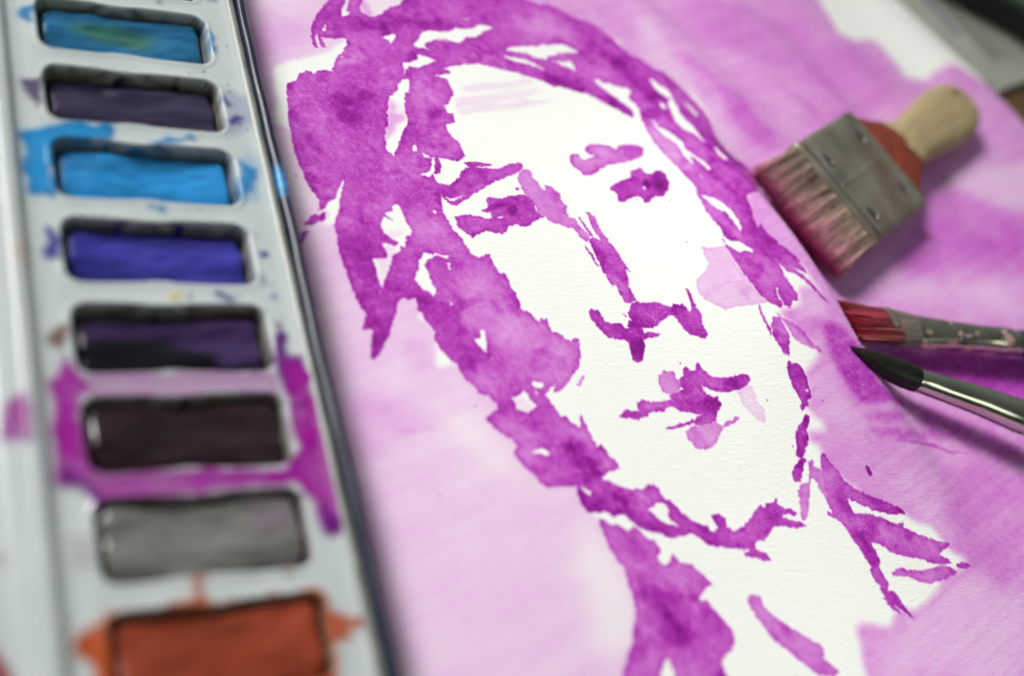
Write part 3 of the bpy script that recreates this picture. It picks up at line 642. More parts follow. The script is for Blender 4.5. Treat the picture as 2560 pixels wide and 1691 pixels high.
ink = np.maximum(ink + tone * cover, ink * .35) * (.56 + .80 * mott + .22 * dry + 2.4 * np.clip(pool - .57, 0, 1))
wash_and_shade = np.zeros((RH, RW), np.float32)
for n_w, (d, bl, s) in enumerate(WASHES_AND_SHADE):
    mk, sl = raster([s], [], 4 * bl / PX + 24)
    h_, w_ = mk.shape
    if h_ > 40 and w_ > 40 and bl > .4:
        rr_ = np.clip(np.arange(h_)[:, None] + np.rint((vnoise((h_, w_), (45, 45), 400 + n_w) - .5) * (12 if n_w == 0 else 22) + (vnoise((h_, w_), (15, 15), 500 + n_w) - .5) * 6), 0, h_ - 1).astype(int)
        cc_ = np.clip(np.arange(w_)[None, :] + np.rint((vnoise((h_, w_), (45, 45), 600 + n_w) - .5) * (12 if n_w == 0 else 22) + (vnoise((h_, w_), (15, 15), 700 + n_w) - .5) * 6), 0, w_ - 1).astype(int)
        mk = mk[rr_, cc_]
    if d > .2 and bl < 1.2 and h_ > 600: mk = np.clip(blur(mk, 5) * 2.6, 0, 1)       # the ground was laid in before the marks and runs under them
    m1 = blur(mk, max(1, bl / PX * .7))
    wash_and_shade[sl] += d * m1
    if d > .15 and bl < 1.2: wash_and_shade[sl] += .3 * d * np.clip(m1 - blur(mk, 14), 0, 1)
wash_and_shade = np.clip(wash_and_shade, 0, 2) * (.52 + .34 * mott + .34 * streak)
dens = ink + wash_and_shade * (1 - .35 * cover)
for p in to_px(SPECKS):
    r, c = int(p[1]), int(p[0])
    if 5 < r < RH - 6 and 5 < c < RW - 6: dens[r - 2:r + 2, c - 2:c + 2] += .5
dens = dens[::SUB, ::SUB]; owner = owner[::SUB, ::SUB]
GH, GW = dens.shape
gu = U0 + np.arange(GW) * CELL; gv = V0 + np.arange(GH) * CELL
GU, GV = np.meshgrid(gu, gv)
GX, GY = xy(GU, GV)
GZ = paper_z(GX, GY)

m, nt, b = new_mat('painted_paper')
at = nt.nodes.new('ShaderNodeAttribute'); at.attribute_name = 'pigment'
vec = coords(nt)
grain = noise(nt, vec, 2600, 2, .6)
g2 = noise(nt, coords(nt, (1, 2.2, 1), (0, 0, -.1)), 900, 4, .6)
gm = noise(nt, vec, 700, 5, .7)
gr = math_node(nt, 'MULTIPLY_ADD', math_node(nt, 'ADD', math_node(nt, 'MULTIPLY', grain, .7), gm), 1.5); gr.node.inputs[2].default_value = -.27
amt = math_node(nt, 'MINIMUM', math_node(nt, 'MULTIPLY', at.outputs['Fac'], .9), 1.0)       # thin washes granulate less
gr1 = math_node(nt, 'ADD', math_node(nt, 'MULTIPLY', math_node(nt, 'SUBTRACT', gr, 1.0), amt), 1.0)
dd = math_node(nt, 'MULTIPLY', at.outputs['Fac'], gr1)
cc = nt.nodes.new('ShaderNodeCombineColor')
PAPER = (.86, .87, .835); PIG = (.565, .085, .585)
for i in range(3):
    pw = math_node(nt, 'POWER', PIG[i], dd)
    nt.links.new(math_node(nt, 'MULTIPLY', pw, PAPER[i]), cc.inputs[i])
nt.links.new(cc.outputs[0], b.inputs['Base Color'])
set_in(b, Roughness=.72, Specular_IOR_Level=.28)
wr = noise(nt, coords(nt, (1, 3.2, 1), (0, 0, -.12)), 420, 4, .6)
hsum = math_node(nt, 'ADD', math_node(nt, 'MULTIPLY', wr, .7), math_node(nt, 'ADD', math_node(nt, 'MULTIPLY', grain, .3), math_node(nt, 'MULTIPLY', g2, .55)))
bump(nt, b, hsum, .55, .0003)
mat_paper = m

# fine cells where the sheet is seen, coarse ones beyond
bi, bj = np.meshgrid(np.arange(BV), np.arange(BU), indexing='ij')
bu = U0 + (bj + .5) * BLK * CELL; bv = V0 + (bi + .5) * BLK * CELL
bx, by = xy(bu, bv)
D = np.stack([bx, by, np.full_like(bx, -CAM_H)], -1)
cx = D @ np.array(RIGHT); cy = D @ np.array(DOWN); cz = D @ np.array(FWD)
px = cx / cz * 3020 + 1280; py = cy / cz * 3020 + 845.5
fine = (px > -60) & (px < 2640) & (py > -60) & (py < 1760) & (bx > 62)
verts_id = np.full((GH, GW), -1, np.int64)
faces = []
fi, fj = np.nonzero(fine)
cell_fine = np.kron(fine, np.ones((BLK, BLK), bool))
ci, cj = np.nonzero(cell_fine)
q_fine = np.stack([ci * GW + cj, ci * GW + cj + 1, (ci + 1) * GW + cj + 1, (ci + 1) * GW + cj], 1)
oi, oj = np.nonzero(~fine)
q_coarse = np.stack([oi * BLK * GW + oj * BLK, oi * BLK * GW + (oj + 1) * BLK,
                     (oi + 1) * BLK * GW + (oj + 1) * BLK, (oi + 1) * BLK * GW + oj * BLK], 1)
allq = np.concatenate([q_fine, q_coarse])
used, inv = np.unique(allq, return_inverse=True)
faces = inv.reshape(allq.shape)
FX, FY, FZ, FD = GX.ravel(), GY.ravel(), GZ.ravel(), dens.ravel()
V = np.stack([FX[used], FY[used], FZ[used]], 1)
# thickness of the sheet shown along its border
ring = [(0, j) for j in range(0, GW, BLK)] + [(i, GW - 1) for i in range(BLK, GH, BLK)] + \
       [(GH - 1, j) for j in range(GW - 1 - BLK, -1, -BLK)] + [(i, 0) for i in range(GH - 1 - BLK, 0, -BLK)]
rv = np.array([[GX[i, j], GY[i, j], GZ[i, j]] for i, j in ring]); nb = len(V)
low = rv.copy(); low[:, 2] -= .35
V = np.concatenate([V, rv, low]); nr = len(ring)
k = np.arange(nr); k2 = (k + 1) % nr
faces = np.concatenate([faces, np.stack([nb + k, nb + nr + k, nb + nr + k2, nb + k2], 1)])
attr = np.concatenate([FD[used], np.zeros(2 * nr)])
org = (200.0, 100.0, 0.0)
sheet = empty('watercolour_sheet', org)
tag(sheet, 'white cockled watercolour sheet painted with a magenta portrait of a face', 'painting')
def under(parent, v):
    return np.asarray(v) - np.array(org)
mesh_obj('paper', under(sheet, V), faces, mat_paper, sheet, attrs={'pigment': attr})
# each group of brush marks is a skin of paint on the paper
okc = owner[:-1, :-1]
for kk, (name, *_r) in enumerate(STROKES):
    own = (owner == kk)
    c4 = own[:-1, :-1] & own[1:, :-1] & own[:-1, 1:] & own[1:, 1:] & cell_fine
    si, sj = np.nonzero(c4)
    if len(si) == 0: continue
    q = np.stack([si * GW + sj, si * GW + sj + 1, (si + 1) * GW + sj + 1, (si + 1) * GW + sj], 1)
    us, iv = np.unique(q, return_inverse=True)
    VV = np.stack([FX[us], FY[us], FZ[us] + .02], 1)
    mesh_obj(name, under(sheet, VV), iv.reshape(q.shape), mat_paper, sheet, attrs={'pigment': FD[us]})

# ------------------------------------------------------------------ the paint box
PAL = empty('paint_box', (45, 110, DESK_Z))
tag(PAL, 'white watercolour paint box with dark metal rim, its wells and rim smeared with paint', 'paint box')
def pal(v): return np.asarray(v, dtype=float) - np.array((45, 110, DESK_Z))
Y0, Y1 = 20.0, 205.0
WELL_X, WELL_W, WELL_H = 44.65, 28.7, 11.7
WELLS = [163.9 - 16.02 * (k - 1) for k in range(-1, 10)]
STAIN = {'blue': (.02, .23, .52), 'indigo': (.035, .025, .27), 'plum': (.075, .04, .12), 'yellow': (.75, .62, .18), 'orange': (.75, .3, .1),
         'violet': (.12, .002, .19), 'magenta': (.30, .006, .27), 'umber': (.16, .07, .04), 'crimson': (.3, .003, .02), 'rust': (.42, .075, .02)}
TR = 0.32
tx = np.arange(10.0, 64.6, TR); ty = np.arange(Y0 + 1.2, Y1 - 1.2, TR)
TX, TY = np.meshgrid(tx, ty)
def well_sd(x, y, yc):
    wob = .42 * np.exp(-((x - WELL_X + 1.0) / 3.6) ** 2)
    hy = WELL_H / 2 - wob
    r = 2.3
    qx = np.abs(x - WELL_X) - (WELL_W / 2 - r); qy = np.abs(y - yc) - (hy - r)
    return np.hypot(np.maximum(qx, 0), np.maximum(qy, 0)) + np.minimum(np.maximum(qx, qy), 0) - r
TZ = np.full_like(TX, 8.0)
wall = np.zeros_like(TX)
for yc in WELLS:
    d = well_sd(TX, TY, yc)
    s = np.clip((.2 - d) / .6, 0, 1); s = s * s * (3 - 2 * s)
    TZ -= s * 5.6
    TZ += .2 * np.exp(-((d - .7) / .4) ** 2)          # soft rolled lip
TZ += 1.7 * np.exp(-((TX - 23.2) / 1.7) ** 4) - .2 * np.exp(-((TX - 27.2) / 1.2) ** 2)
TZ -= 1.4 / (1 + np.exp((TX - 20.2) / .45))
TZ += .3 / (1 + np.exp(-(TX - 63.4) / .3))
COL = np.empty(TX.shape + (3,)); COL[:] = (.50, .545, .55)
dirt = vnoise(TX.shape, (30, 30), 51) * .5 + vnoise(TX.shape, (9, 9), 52) * .5
COL *= (.9 + .14 * dirt)[..., None]
wn1 = (vnoise(TX.shape, (6, 6), 53) - .5) * 5; wn2 = (vnoise(TX.shape, (6, 6), 54) - .5) * 5
ri, cI = np.mgrid[0:TX.shape[0], 0:TX.shape[1]]
ri = np.clip(ri + np.rint(wn1), 0, TX.shape[0] - 1).astype(int); cI = np.clip(cI + np.rint(wn2), 0, TX.shape[1] - 1).astype(int)
for cn, a, bl, s in STAINS:
    p = parse(s, 20.0)
    q = np.stack([(p[:, 0] - tx[0]) / TR, (p[:, 1] - ty[0]) / TR], 1)
    mk = fill(q, *TX.shape)[ri, cI]
    mk = blur(mk, max(1, bl / TR * .6)) * a * (.9 + .35 * dirt)
    mk = np.clip(mk, 0, 1)
    TZ = TZ + .16 * mk * (.4 + dirt)                       # dried paint stands a little proud
    rimk = np.clip(mk - blur(mk, 3), 0, 1)                 # and is darker where it dried last
    mk = mk[..., None]
    COL = COL * (1 - mk) + np.array(STAIN[cn]) * mk
    COL = COL * (1 - .7 * rimk[..., None])
# well walls: shade painted into the colour, plus dried splashes of paint
CAKE = {-1: (.03, .03, .1), 0: (.012, .014, .09), 1: (.015, .115, .24), 2: (.036, .028, .062), 3: (.018, .21, .50), 4: (.032, .032, .25), 5: (.034, .014, .065), 6: (.022, .008, .013),
        7: (.17, .17, .155), 8: (.27, .045, .02), 9: (.30, .17, .03)}
rs = np.random.RandomState(5)
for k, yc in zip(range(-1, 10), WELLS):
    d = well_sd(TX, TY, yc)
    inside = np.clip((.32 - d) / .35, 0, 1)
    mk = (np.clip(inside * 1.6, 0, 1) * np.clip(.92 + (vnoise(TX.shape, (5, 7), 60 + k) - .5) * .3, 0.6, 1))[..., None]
    c = np.array(CAKE[k]) * .25 + np.array((.13, .118, .078)) * .75  # olive tone stands for the shade on the white plastic
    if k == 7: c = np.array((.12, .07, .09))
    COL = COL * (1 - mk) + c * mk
    # runs and splashes of its own colour, on the walls and round the opening
    sp = np.clip((vnoise(TX.shape, (4, 6), 260 + k) - .66) * 7, 0, 1) * np.clip((.5 - np.abs(d + .1)) / .3, 0, 1) * (TY > yc)
    own = np.array(CAKE[k]) * .5
    COL = COL * (1 - sp[..., None]) + own * sp[..., None]
    for _ in range(16 if k < 6 else 7):
        a_ = rs.rand()
        px_, py_ = (60.2 + rs.rand() * 2.6, yc + (rs.rand() - .5) * 13) if a_ < .6 else ((29.4 - rs.rand() * 2.2, yc + (rs.rand() - .5) * 12) if a_ < .75 else (31 + rs.rand() * 28, yc + (6.6 + rs.rand() * 2) * rs.choice((-1, 1))))
        rad_ = .14 + .42 * rs.rand() ** 3
        sp = np.clip((rad_ - np.hypot(TX - px_, (TY - py_) * (.7 + .6 * rs.rand()))) / .2, 0, 1) * (.35 + .6 * rs.rand())
        own = np.array(CAKE[k] if rs.rand() < .6 else STAIN['indigo' if k < 6 else 'magenta'])
        COL = COL * (1 - sp[..., None]) + own * sp[..., None]
m, nt, b = new_mat('stained_shaded_plastic')
at = nt.nodes.new('ShaderNodeAttribute'); at.attribute_name = 'stain_and_shade'
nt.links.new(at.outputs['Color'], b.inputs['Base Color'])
f = noise(nt, coords(nt), 220, 3)
rr = math_node(nt, 'MULTIPLY_ADD', f, .2); rr.node.inputs[2].default_value = .1
nt.links.new(rr, b.inputs['Roughness']); set_in(b, Specular_IOR_Level=.32)
bump(nt, b, f, .12, .0006)
mat_tray = m
h, w = TX.shape
ii, jj = np.mgrid[0:h - 1, 0:w - 1]; base = (ii * w + jj).ravel()
q = np.stack([base, base + 1, base + w + 1, base + w], 1)
TV = np.stack([TX.ravel(), TY.ravel(), TZ.ravel()], 1)
mesh_obj('tray', pal(TV), q, mat_tray, PAL, attrs={'stain_and_shade': COL.reshape(-1, 3)})

def cake_mat(k, c):
    m, nt, b = new_mat('paint_cake_%d' % (k + 1))
    v = coords(nt)
    f = noise(nt, coords(nt, (.5, 1.6, 1)), 140, 4)
    c = np.array(c)
    lo, hi = tuple(c * .7), tuple(np.clip(c * 1.3 + .004, 0, 1))
    colr = ramp(nt, f, [(.3, lo), (.7, hi)])
    if k in (1, 5, 7):                             # smear of green in the blue, wet black pool on the violet, tint on the grey
        at = nt.nodes.new('ShaderNodeAttribute'); at.attribute_name = 'patch'
        mx = nt.nodes.new('ShaderNodeMix'); mx.data_type = 'RGBA'
        nt.links.new(at.outputs['Fac'], mx.inputs['Factor']); nt.links.new(colr, mx.inputs['A'])
        mx.inputs['B'].default_value = {1: (.045, .15, .085, 1), 5: (.004, .003, .008, 1), 7: (.17, .10, .17, 1)}[k]
        colr = mx.outputs['Result']
    nt.links.new(colr, b.inputs['Base Color'])
    gloss = {5: .12, 6: .1, 7: .14}.get(k, .3)
    g3 = noise(nt, v, 90, 2)
    r = math_node(nt, 'MULTIPLY_ADD', g3, .18); r.node.inputs[2].default_value = gloss - .05
    nt.links.new(r, b.inputs['Roughness'])
    set_in(b, Specular_IOR_Level=.5 if k in (5, 6, 7) else .22)
    bump(nt, b, f, .35, .0010)
    return m
CAKE_LABEL = {0: 'navy blue paint cake', 1: 'teal blue paint cake with a green smear', 2: 'dull dark indigo paint cake', 3: 'bright cerulean blue paint cake',
              4: 'ultramarine blue paint cake', 5: 'dark violet paint cake, wet black in front', 6: 'glossy almost black purple paint cake',
              7: 'wet grey paint cake', 8: 'rust orange paint cake'}
rs = np.random.RandomState(9)
for k, yc in zip(range(-1, 10), WELLS):
    nx, ny = 60, 30
    gx = np.linspace(-1, 1, nx); gy = np.linspace(-1, 1, ny)
    # rounded rectangle by squeezing a square
    SX, SY = np.meshgrid(gx, gy)
    hx, hy = WELL_W / 2 - .6, WELL_H / 2 - .45
    n_ = 7.0
    X = SX * hx; Yv = SY * hy
    rr_ = 2.0
    ex = np.maximum(np.abs(X) - (hx - rr_), 0); ey = np.maximum(np.abs(Yv) - (hy - rr_), 0)
    L = np.maximum(np.hypot(ex, ey), 1e-6); m_ = np.maximum(ex, ey) / L
    X = np.sign(X) * (np.minimum(np.abs(X), hx - rr_) + ex * m_); Yv = np.sign(Yv) * (np.minimum(np.abs(Yv), hy - rr_) + ey * m_)
    rad = np.maximum(np.abs(SX) ** 6, np.abs(SY) ** 4)
    lvl = {7: 6.7, 6: 6.5, 8: 6.5, 1: 5.9, 3: 5.9}.get(k, 5.7)
    Z = lvl + .45 * (SX ** 2 * .5 + SY ** 2 * .35) - .7 * np.clip(rad - .72, 0, 1) / .28
    Z += 1.0 * (vnoise(SX.shape, (8, 16), 80 + k) - .5) + .35 * (vnoise(SX.shape, (3, 6), 180 + k) - .5) - .5 * np.exp(-((SX + .2 - .1 * k % .5) / .5) ** 2 - (SY / .5) ** 2)
    Z -= (2.4 if k == 7 else 1.5) * np.clip(-SY - .05, 0, 1) ** 1.6
    if k == 6: Z += .5 * (vnoise(SX.shape, (2, 2), 300) - .5) * np.exp(-((SY - .72) / .16) ** 2)
    wob = (vnoise(SX.shape, (6, 9), 310 + k) - .5)
    patch = {1: lambda: np.clip(1.15 - ((SX + .15) / .62) ** 2 - ((SY - .15 + .25 * SX) / .5) ** 2 + wob, 0, 1) * .8,
             5: lambda: np.clip((-SY + .25 - 1.1 * np.clip(SX + .05, 0, 1) + .5 * wob) * 5, 0, 1),
             7: lambda: np.clip(1 - ((SX - .7) / .35) ** 2 - ((SY - .4) / .5) ** 2, 0, 1) * .6}.get(k, lambda: SX * 0)().ravel()
    Z = np.maximum(Z, 2.3)
    VV = np.concatenate([np.stack([(X + WELL_X).ravel(), (Yv + yc).ravel(), Z.ravel()], 1)])
    base = (np.mgrid[0:ny - 1, 0:nx - 1][0] * nx + np.mgrid[0:ny - 1, 0:nx - 1][1]).ravel()
    q = np.stack([base, base + 1, base + nx + 1, base + nx], 1)
    per = [(0, j) for j in range(nx)] + [(i, nx - 1) for i in range(1, ny)] + [(ny - 1, j) for j in range(nx - 2, -1, -1)] + [(i, 0) for i in range(ny - 2, 0, -1)]
    idx = np.array([i * nx + j for i, j in per]); lowv = VV[idx].copy(); lowv[:, 2] = 2.0
    n0 = len(VV); np_ = len(idx); a = np.arange(np_); a2 = (a + 1) % np_
    q = np.concatenate([q, np.stack([idx[a], n0 + a, n0 + a2, idx[a2]], 1)])
    o = mesh_obj('paint_cake', pal(np.concatenate([VV, lowv])), q, cake_mat(k, CAKE[k]), PAL, attrs={'patch': np.concatenate([patch, patch[idx]])})
    if k in CAKE_LABEL: o['label'] = CAKE_LABEL[k]

# metal box round the tray: an extruded lip, bead and wall
def extrude_y(prof, y0, y1, n):
    ys = np.linspace(y0, y1, n); P = np.array(prof)
    V = np.array([[x, y, z] for y in ys for x, z in P]); k = len(P)
    F = [(i * k + j, i * k + (j + 1) % k, (i + 1) * k + (j + 1) % k, (i + 1) * k + j) for i in range(n - 1) for j in range(k)]
    F.append(tuple(range(k))); F.append(tuple(reversed(range((n - 1) * k, n * k))))
    return V, F
m, nt, b = new_mat('dark_enamel')
at = nt.nodes.new('ShaderNodeAttribute'); at.attribute_name = 'smear'
f = noise(nt, coords(nt, (1, .3, 1)), 180, 4)
c0 = ramp(nt, f, [(.3, (.006, .008, .02)), (.75, (.02, .026, .06))])
mx = nt.nodes.new('ShaderNodeMix'); mx.data_type = 'RGBA'
nt.links.new(at.outputs['Fac'], mx.inputs['Factor']); nt.links.new(c0, mx.inputs['A']); mx.inputs['B'].default_value = (.03, .3, .62, 1)
nt.links.new(mx.outputs['Result'], b.inputs['Base Color'])
set_in(b, Roughness=.3, Specular_IOR_Level=.4)
mat_enamel = m
def arc(cx_, cz_, r, a0, a1, n):
    return [(cx_ + r * math.cos(math.radians(a0 + (a1 - a0) * i / (n - 1))), cz_ + r * math.sin(math.radians(a0 + (a1 - a0) * i / (n - 1)))) for i in range(n)]
bead = arc(66.55, 8.35, .95, 0, 350, 18)
V, F = extrude_y(bead, Y0, Y1, 240)
sm = np.exp(-((V[:, 1] - 131.0) / 3.2) ** 4) * np.clip(.4 + 1.3 * np.sin(V[:, 1] * 3.1) * .3 + .5, 0, 1) * (V[:, 2] > 8.2)
V[:, 0] += .12 * np.sin(V[:, 1] / 9.) + .05 * np.sin(V[:, 1] / 2.3); V[:, 2] += .07 * np.sin(V[:, 1] / 6. + 1)
o = mesh_obj('rim_bead', pal(V), F, mat_enamel, PAL, attrs={'smear': sm}); smooth_by_angle(o, 40)
wallp = [(67.3, 8.3), (67.9, 7.4), (68.2, 5.0), (68.4, 1.0), (67.8, -.55), (10.5, -.55), (10.5, .3), (67.0, .4), (67.2, 4.0), (66.6, 7.6)]
V, F = extrude_y(wallp, Y0, Y1, 30)
o = mesh_obj('box_wall', pal(V), F, mat_enamel, PAL, attrs={'smear': np.zeros(len(V))}); smooth_by_angle(o, 30)
mat_lip = simple('grey_lip', (.12, .13, .12), (.26, .27, .25), 160, .35, 0, .5)
lipp = [(64.0, 8.35), (64.5, 8.75), (65.1, 8.7), (65.55, 8.2), (65.6, 7.2), (64.2, 7.0)]
V, F = extrude_y(lipp, Y0 + .3, Y1 - .3, 40)
o = mesh_obj('tray_lip', pal(V), F, mat_lip, PAL); smooth_by_angle(o, 50)
for yy in (Y0, Y1):
    V, F = [], []
    s = 1 if yy == Y1 else -1
    bxv = [(10.5, yy - .6, -.5), (68.2, yy - .6, -.5), (68.2, yy + .6, -.5), (10.5, yy + .6, -.5), (10.5, yy - .6, 8.2), (68.2, yy - .6, 8.2), (68.2, yy + .6, 8.2), (10.5, yy + .6, 8.2)]
    o = mesh_obj('end_wall', pal([(x, y + s * .61, z) for x, y, z in bxv]), [(0, 3, 2, 1), (4, 5, 6, 7), (0, 1, 5, 4), (1, 2, 6, 5), (2, 3, 7, 6), (3, 0, 4, 7)], mat_enamel, PAL, smooth=False, attrs={'smear': np.zeros(8)})

# ------------------------------------------------------------------ brushes
def rot_zyx(a, b_, c):
    return (Matrix.Rotation(a, 3, 'Z') @ Matrix.Rotation(b_, 3, 'Y') @ Matrix.Rotation(c, 3, 'X')).to_4x4()
mat_ferrule = simple('tarnished_tin', (.24, .225, .175), (.44, .41, .335), 110, .45, .8, .5, .12)
mat_bead = simple('dark_seam', (.03, .03, .025), (.07, .07, .055), 300, .5, .8)
mat_wood = None
m, nt, b = new_mat('pale_wood')
f = noise(nt, coords(nt, (1, 7, 3)), 120, 5, .6)
nt.links.new(ramp(nt, f, [(.25, (.30, .225, .115)), (.6, (.44, .35, .19)), (.85, (.54, .44, .26))]), b.inputs['Base Color'])
set_in(b, Roughness=.55); bump(nt, b, f, .15, .0004); mat_wood = m
mat_red = simple('worn_red_paint', (.13, .03, .018), (.34, .05, .025), 130, .45, 0, .4, .1)
m, nt, b = new_mat('pink_stained_bristle')
at = nt.nodes.new('ShaderNodeAttribute'); at.attribute_name = 'dye'
nt.links.new(at.outputs['Color'], b.inputs['Base Color']); set_in(b, Roughness=.45, Specular_IOR_Level=.4)
mat_bristle = m
mat_dark = simple('nail_slot', (.02, .018, .015), (.05, .045, .035), 300, .6, .5)
mat_highlight = simple('nail_highlight', (.5, .5, .46), (.7, .7, .66), 300, .3, 1.0)

# rust and pink stains on the tin
nt = mat_ferrule.node_tree; pb = nt.nodes['Principled BSDF']; src = pb.inputs['Base Color'].links[0].from_socket
mx = nt.nodes.new('ShaderNodeMix'); mx.data_type = 'RGBA'
stf = ramp(nt, noise(nt, coords(nt, (1, .6, 1)), 75, 5, .65), [(.52, (0, 0, 0)), (.72, (.75, .75, .75))])
nt.links.new(stf, mx.inputs['Factor']); nt.links.new(src, mx.inputs['A']); mx.inputs['B'].default_value = (.30, .17, .14, 1)
nt.links.new(mx.outputs['Result'], pb.inputs['Base Color'])
FB = empty('flat_brush', (197.1, 138.15, 7.05))
FB.matrix_world = Matrix.Translation(Vector((197.1, 138.15, 6.6)) * MM) @ rot_zyx(.504, .015, .101)
tag(FB, 'wide flat paint brush with tin ferrule and short pale wooden handle, bristles stained pink', 'brush', 'paint brushes lying on the sheet')
W, L, T = 29.4, 28.2, 6.4
def rbox_sections(xs, ws, ts, p, n=44):
    return [[(x, y, z) for y, z in sellipse(w_ / 2, t_ / 2, n, p)] for x, w_, t_ in zip(xs, ws, ts)]
xs = [0, .25, .6, 1.2, 1.6, 2.0, 2.4, 3.0, 10, 20, L - 2.6, L - 2.0, L - 1.5, L - .4, L]
ex = [-.4, .1, .35, .35, .1, -.25, -.1, 0, 0, 0, 0, .25, .1, 0, -.3]
V, F = loft(rbox_sections(xs, [W + e for e in ex], [T + e for e in ex], 7.0))
o = mesh_obj('ferrule', V, F, mat_ferrule, FB); smooth_by_angle(o, 50)
# pressed rib along the middle of the ferrule and the fold beside the bristles
V, F = loft([[(x, .45 + y * .5, T / 2 - .12 + z * .16 + .08) for y, z in sellipse(1.0, 1.0, 12)] for x in (3.2, 3.8, 14, L - 4.4, L - 3.8)])
fer = o
mesh_obj('pressed_rib', V, F, mat_ferrule, fer)
V, F = loft([[(2.15 + a_ * .22, y, T / 2 - .1 + c_ * .12) for a_, c_ in sellipse(1, 1, 10)] for y in np.linspace(-W / 2 + 1.2, W / 2 - 1.2, 12)])
mesh_obj('fold_line', V, F, mat_bead, fer)
for (nx_, ny_) in ((L - 5.2, 7.6), (L - 5.2, -8.2), (5.4, 7.2), (5.4, -8.6)):
    V, F = loft([[(nx_ + c_ * .55 * s_, ny_ + a_ * 1.9 * s_, T / 2 + z_) for a_, c_ in sellipse(1, 1, 16)] for s_, z_ in ((1, -.2), (1.0, .2), (.8, .26), (.1, .2))])
    o = mesh_obj('nail', V, F, mat_dark, fer)
    V, F = loft([[(nx_ + .25 + c_ * .3 * s_, ny_ - 1.5 + a_ * .55 * s_, T / 2 + z_) for a_, c_ in sellipse(1, 1, 12)] for s_, z_ in ((1, 0), (.9, .4), (.3, .52))])  # bright piece put in for the highlight on the nail
    mesh_obj('nail_glint', V, F, mat_highlight, o)
# handle
st = [(L - 5, 26.0, 5.4), (L, 27.0, 5.4), (L + 1.5, 26.2, 6.4), (L + 3.5, 23.8, 7.0), (L + 6, 20.4, 7.4), (L + 9, 17.2, 7.6), (L + 12, 15.0, 7.8), (L + 15, 13.4, 7.8), (L + 18.5, 13.2, 7.8), (L + 22, 13.7, 7.8),
      (L + 26, 14.6, 7.7), (L + 30, 15.4, 7.6), (L + 34, 16.2, 7.4), (L + 38, 16.8, 7.2), (L + 42, 17.0, 7.0), (L + 46, 16.5, 6.8), (L + 49, 15.4, 6.5), (L + 51.5, 13.4, 6.1), (L + 53.5, 10.6, 5.5), (L + 54.8, 7.2, 4.6), (L + 55.4, 3.0, 3.0)]
sx = np.array([s[0] for s in st]); xs = np.concatenate([np.linspace(sx[0], L + 50, 60), np.linspace(L + 50.3, sx[-1], 16)])
ws = np.interp(xs, sx, [s[1] for s in st]); ts = np.interp(xs, sx, [s[2] for s in st])
RED = L + 9.5
V, F = loft(rbox_sections(xs, ws, ts, 3.0, 40))
han = mesh_obj('handle', V, F, mat_wood, FB)
# paint on the shoulders: faces before a slanted line take the red material
han.data.materials.append(mat_red)
han['label'] = 'pale wooden handle with red painted shoulder and a hanging hole'
for p in han.data.polygons:
    c = p.center / MM
    if c.x < RED + .16 * (-c.y) + .5 * math.sin(c.y * .7) + (1.8 if c.z < 0 else 0): p.material_index = 1
# hanging hole
bm = bmesh.new()
bmesh.ops.create_cone(bm, cap_ends=True, segments=24, radius1=1.7 * MM, radius2=1.7 * MM, depth=.03)
hm = bpy.data.meshes.new('hole'); bm.to_mesh(hm); bm.free()
ho = bpy.data.objects.new('hole', hm); col.objects.link(ho); ho.parent = FB; ho.location = Vector((L + 48.2, 3.2, 0)) * MM
bo = han.modifiers.new('hole', 'BOOLEAN'); bo.operation = 'DIFFERENCE'; bo.object = ho; bo.solver = 'EXACT'
bpy.context.view_layer.update()
dg = bpy.context.evaluated_depsgraph_get()
nm = bpy.data.meshes.new_from_object(han.evaluated_get(dg))
han.modifiers.clear(); old = han.data; han.data = nm
bpy.data.objects.remove(ho)
smooth_by_angle(han, 40)
# worn maker's stamp on the wood: no longer readable
mat_stamp = simple('worn_ink', (.20, .15, .075), (.42, .33, .18), 900, .6)
rst = random.Random(8); V = []; F = []
for i_ in range(11):
    if i_ == 4: continue
    x_ = L + 22 + i_ * 1.75; hgt = rst.uniform(1.2, 2.0); ll = -1.2
    for k_ in range(2):
        xx = x_ + k_ * .62; n0 = len(V)
        zt = float(np.interp(xx, sx, [s[2] for s in st])) / 2 - .02
        V += [(xx - .13, ll - hgt / 2, zt), (xx + .13, ll - hgt / 2, zt), (xx + .13, ll + hgt / 2, zt), (xx - .13, ll + hgt / 2, zt)]
        F.append((n0, n0 + 1, n0 + 2, n0 + 3))
V = [(x, y, z + .03) for x, y, z in V]
mesh_obj('worn_stamp', V, F, mat_stamp, han, smooth=False)
